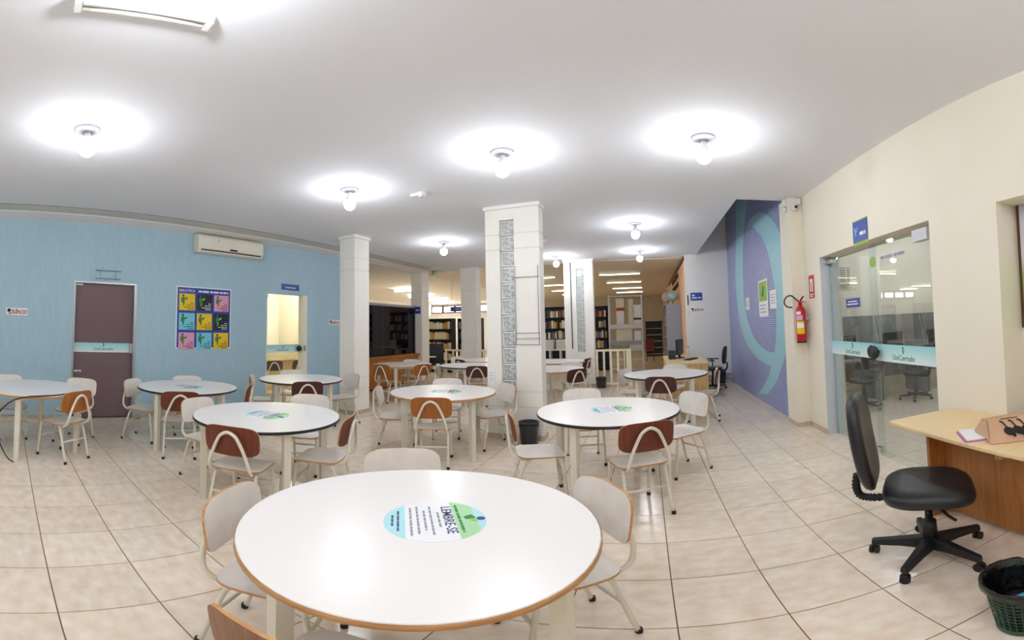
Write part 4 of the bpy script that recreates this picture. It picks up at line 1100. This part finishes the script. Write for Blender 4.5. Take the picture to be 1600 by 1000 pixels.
# boxes on the grey steel rack
rk = thing('steel_rack', 'tall light grey steel rack with boxes at the far end of the aisle', 'rack', (-.7, 12.95, 0))
LV = (.12, .42, .72, 1.0, 1.52, 2.42)
for sx in (-.52, .52):
    for sy in (-.18, .18): MB().box(sx - .02, sx + .02, sy - .02, sy + .02, 0, 2.45).build('upright', 'steel_grey', rk)
for z in LV: MB().box(-.5, .5, -.2, .2, z - .035, z).build('shelf', 'steel_grey', rk)
for z, m_ in ((1.44, 'steel_grey'), (.93, 'steel_blue')): MB().box(-.5, .5, -.215, -.2, z - .05, z + .06).build('front_lip', m_, rk)
for a, c_ in (((-.5, .19, .45), (.5, .19, .98)), ((-.5, .19, 1.02), (.5, .19, 1.5))): MB().bar(a, c_, .03, .006).build('brace', 'steel_grey', rk)
BX = [(-.86, 1.525, .24, .42, 'carton_white', 'white box on the main shelf of the grey rack'), (-.86, 1.945, .24, .1, 'carton_red', 'flat brick red box atop the white box on the grey rack'),
      (-.86, 2.045, .26, .3, 'carton', 'cream carton topmost under the grey rack top'), (-.52, 1.525, .16, .78, 'carton', 'tall cream folder box in the middle of the grey rack'),
      (-.33, 1.525, .24, .12, 'carton_white', 'low white box at the right of the grey rack'), (-.33, 1.66, .24, .05, 'steel_dark', 'dark flat case on the low white box of the grey rack'),
      (-.33, 1.72, .25, .4, 'carton_white', 'large white box at the upper right of the grey rack'), (-.75, 1.005, .5, .36, 'carton', 'wide cream carton on the middle shelf of the grey rack'),
      (-.4, .725, .4, .2, 'carton', 'cream carton on the lower shelf of the grey rack'), (-.33, 1.005, .2, .3, 'carton_white', 'white box beside the wide carton on the grey rack')]
for x, z, ww, hh, mn, lab in BX:
    o = thing('storage_box', lab, 'box', (x, 12.93, z))
    MB().box(-ww / 2, ww / 2, -.14, .14, 0, hh - .03).build('body', mn, o); MB().box(-ww / 2 - .004, ww / 2 + .004, -.144, .144, hh - .03, hh).build('lid', mn, o)
# globes on the grey-panel shelf
for (x, y, z, rr_, mn, lab) in ((.74, 11.75, 2.06, .155, 'globe_blue', 'pale blue globe on top of the grey-panel shelf'), (.62, 12.4, 2.06, .17, 'globe_pink', 'pinkish globe behind the blue globe on the shelf top')):
    o = thing('globe', lab, 'globe', (x, y, z))
    pr = [(max(rr_ * math.sin(PI * k / 12), .002), .08 + rr_ - rr_ * math.cos(PI * k / 12)) for k in range(13)]
    MB().lathe(pr, 20).build('ball', mn, o); MB().lathe([(.08, 0), (.07, .015), (.012, .02), (.012, .09)], 14).build('stand', 'steel_dark', o)
o = thing('wall_lettering', 'brown ornamental lettering high on the peach wall', 'lettering', (0.945, 0, 0))
rr = random.Random(5)
for k in range(7):
    y = 12.0 + .42 * k
    for z in (2.92, 2.66): MB().bar((0, y, z - .08), (0, y + rr.uniform(-.1, .2), z + .08), .06, .01).build('stroke', 'brown_trim', o)
# dark red chair back in the aisle
o = thing('red_stool', 'dark red stool standing in the far aisle', 'stool', (.05, 16.5, 0))
MB().box(-.18, .18, -.18, .18, .42, .47).build('seat', 'book_maroon', o, bevel=.01); MB().box(-.18, .18, .16, .19, .47, .9).build('backrest', 'book_maroon', o, bevel=.01)
for sx in (-.15, .15):
    for sy in (-.15, .15): MB().box(sx - .015, sx + .015, sy - .015, sy + .015, 0, .42).build('leg', 'book_maroon', o)

# ================================================================== FAR LEFT: partition, counter
gp_ = thing('glass_partition', 'large dark glass partition above the orange counter', 'partition', mw=frame((-6.3, 8.55, 0), 'left'))
for x0, x1 in ((-1.33, -.4), (-.39, .45), (.46, 1.2)): MB().box(x0, x1, .82, 2.1, -.006, .006).build('pane', 'pane_black', gp_)
MB().box(-1.33, 1.22, 2.1, 2.16, -.03, .03).build('top_rail', 'steel_blue', gp_); MB().box(-1.33, 1.22, .78, .82, -.06, .2).build('sill', 'orange_panel', gp_)
MB().box(1.2, 1.23, .82, 2.16, -.03, .03).build('end_post', 'steel_dark', gp_)
MB().box(-.6, .55, 1.04, 1.055, .007, .012).build('handle_bar', 'steel_dark', gp_)
ct = thing('wooden_counter', 'orange varnished wooden counter under the dark partition', 'counter', mw=frame((-6.28, 8.55, 0), 'left'))
for k in range(4): MB().box(-1.3 + .63 * k, -.68 + .63 * k, .04, .77, 0, .12).build('panel', 'orange_panel', ct)
MB().box(-1.3, 1.22, 0, .04, 0, .1).build('plinth', 'brown_trim', ct)
dc = thing('steel_bookshelf', 'dark steel bookshelf behind the dark glass partition', 'bookshelf', (-7.6, 8.6, 0), R(90))
MB().box(-1.4, 1.4, .3, .32, 0, 2.0).build('back_panel', 'steel_dark', dc)
for z in (.3, .65, 1.0, 1.35, 1.7, 2.0): MB().box(-1.4, 1.4, 0, .3, z - .02, z).build('shelf', 'steel_dark', dc)
o = thing('tablet_chair', 'dark high-backed seat beside the grey-white column', 'chair', (-6.16, 10.72, 0), R(200))
MB().box(-.22, .22, -.24, -.19, .42, 1.05).build('backrest', 'bin_black', o, bevel=.015); MB().box(-.22, .22, -.22, .22, .40, .46).build('seat', 'bin_black', o, bevel=.015)
for sx in (-.19, .19):
    for sy in (-.19, .19): MB().tube([(sx, sy, 0), (sx, sy, .41)], .011, 6).build('leg', 'chrome', o)
MB().box(-.05, .35, .02, .4, .66, .68).build('writing_tablet', 'carton', o); MB().tube([(.22, -.1, .45), (.24, .05, .66)], .012, 6).build('tablet_arm', 'chrome', o)

# ================================================================== ROOMS SEEN THROUGH GLASS
# office: counter, chairs, ceiling lamp
o = thing('office_counter', 'pale wooden counter seen through the glass of the bright doorway', 'counter', (-8.3, 5.6, 0))
MB().box(-.5, .5, -1.1, 1.2, .74, .95).build('counter_top', 'oak', o); MB().box(-.35, .4, -1.0, 1.1, 0, .74).build('front_panel', 'oak_v', o)
chair((-7.15, 6.25), -100, D_, 'dark chair behind the glass in the bright doorway, right one', 'chairs in the bright office')
chair((-7.2, 5.55), -70, D_, 'dark-framed chair behind the glass in the bright doorway, left one', 'chairs in the bright office')
ol = thing('office_lamp', 'bulb lamp on the office ceiling behind the bright doorway', 'lamp', (-7.4, 6.3, 2.8))
MB().lathe([(.02, -.03), (.07, -.022), (.082, 0)], 20).build('base_plate', 'lamp_white', ol)
MB().lathe([(.003, -.2), (.05, -.18), (.062, -.14), (.045, -.07), (.026, -.03)], 12).build('bulb', 'bulb_office', ol)
# store: table, cabinet
o = thing('store_table', 'table standing in the dim room behind the dark glass door', 'table', (-8.0, 1.7, 0))
MB().box(-.5, .5, -.8, .8, .72, .76).build('table_top', 'steel_grey', o)
for sx in (-.45, .45):
    for sy in (-.72, .72): MB().box(sx - .025, sx + .025, sy - .025, sy + .025, 0, .72).build('leg', 'steel_grey', o)
o = thing('store_cabinet', 'long low cabinet in the dim room behind the dark glass door', 'cabinet', (-9.2, 2.2, 0))
MB().box(-.28, .28, -1.6, 1.6, 0, 1.5).build('body', 'dark_wood', o)
for k in range(4): MB().box(.28, .3, -1.58 + .8 * k, -.82 + .8 * k, .05, 1.45).build('door', 'dark_wood', o)
chair((-7.4, 2.25), -115, D_, 'chair in the dim room behind the dark glass door, right one', 'chairs in the dim room')
chair((-7.35, 1.25), -70, D_, 'chair in the dim room behind the dark glass door, left one', 'chairs in the dim room')
# computer room
for k, x in enumerate((3.25, 4.25, 5.25)):
    o = thing('study_carrel', ['left', 'middle', 'right'][k] + ' grey computer carrel behind the glass double door', 'carrel', (x, 6.2, 0))
    MB().box(-.48, .44, -.3, .3, .72, .75).build('desk_top', 'steel_blue', o)
    for s_ in (-.49, .45): MB().prism([(-.35, .0), (-.35, .95), (-.2, 1.48), (.32, 1.48), (.32, 0)], s_ - .012, s_ + .012, ax='x').build('side_board', 'carrel', o)
    MB().box(-.48, .44, .3, .32, .3, 1.48).build('back_board', 'carrel', o)
    q = thing('desktop_monitor', ['left', 'middle', 'right'][k] + ' dark monitor inside a carrel behind the glass door', 'monitor', (x, 6.25, .75))
    MB().box(-.22, .22, -.02, .02, .1, .40).build('screen', 'black_plastic', q); MB().box(-.1, .1, -.08, .08, 0, .015).build('foot', 'black_plastic', q); MB().box(-.02, .02, -.01, .02, .015, .12).build('stand', 'black_plastic', q)
    small_office((x - .05, 5.55, 0), R(10 * k), ['left', 'middle', 'right'][k] + ' black swivel chair behind the glass double door', 'chairs in the computer room')
o = thing('window_air_conditioner', 'beige window air conditioner high on the computer room wall', 'air conditioner', (3.6, 7.1, 2.1))
MB().box(-.2, .2, -.2, 0, 0, .38).build('casing', 'ac', o, bevel=.01)
for k in range(7): MB().box(-.17, .08, -.205, -.2, .05 + .042 * k, .075 + .042 * k).build('slat', 'carrel', o)
MB().box(.1, .17, -.205, -.2, .05, .33).build('control_panel', 'olive', o)
for lx, ly, lab in ((3.4, 5.0, 'added nearer bulb lamp on the computer room ceiling'), (5.4, 5.6, 'farther bulb lamp on the computer room ceiling'), (4.2, 2.6, 'added bulb lamp on the computer room ceiling right of the door')):  # extra bulbs added to brighten the room behind the glass
  cl = thing('computer_room_lamp', lab, 'lamp', (lx, ly, H))
  MB().lathe([(.02, -.03), (.07, -.022), (.082, 0)], 20).build('base_plate', 'lamp_white', cl)
  MB().lathe([(.003, -.2), (.05, -.18), (.062, -.14), (.045, -.07), (.026, -.03)], 12).build('bulb', 'bulb', cl)
bpy.data.objects.remove(_fo)
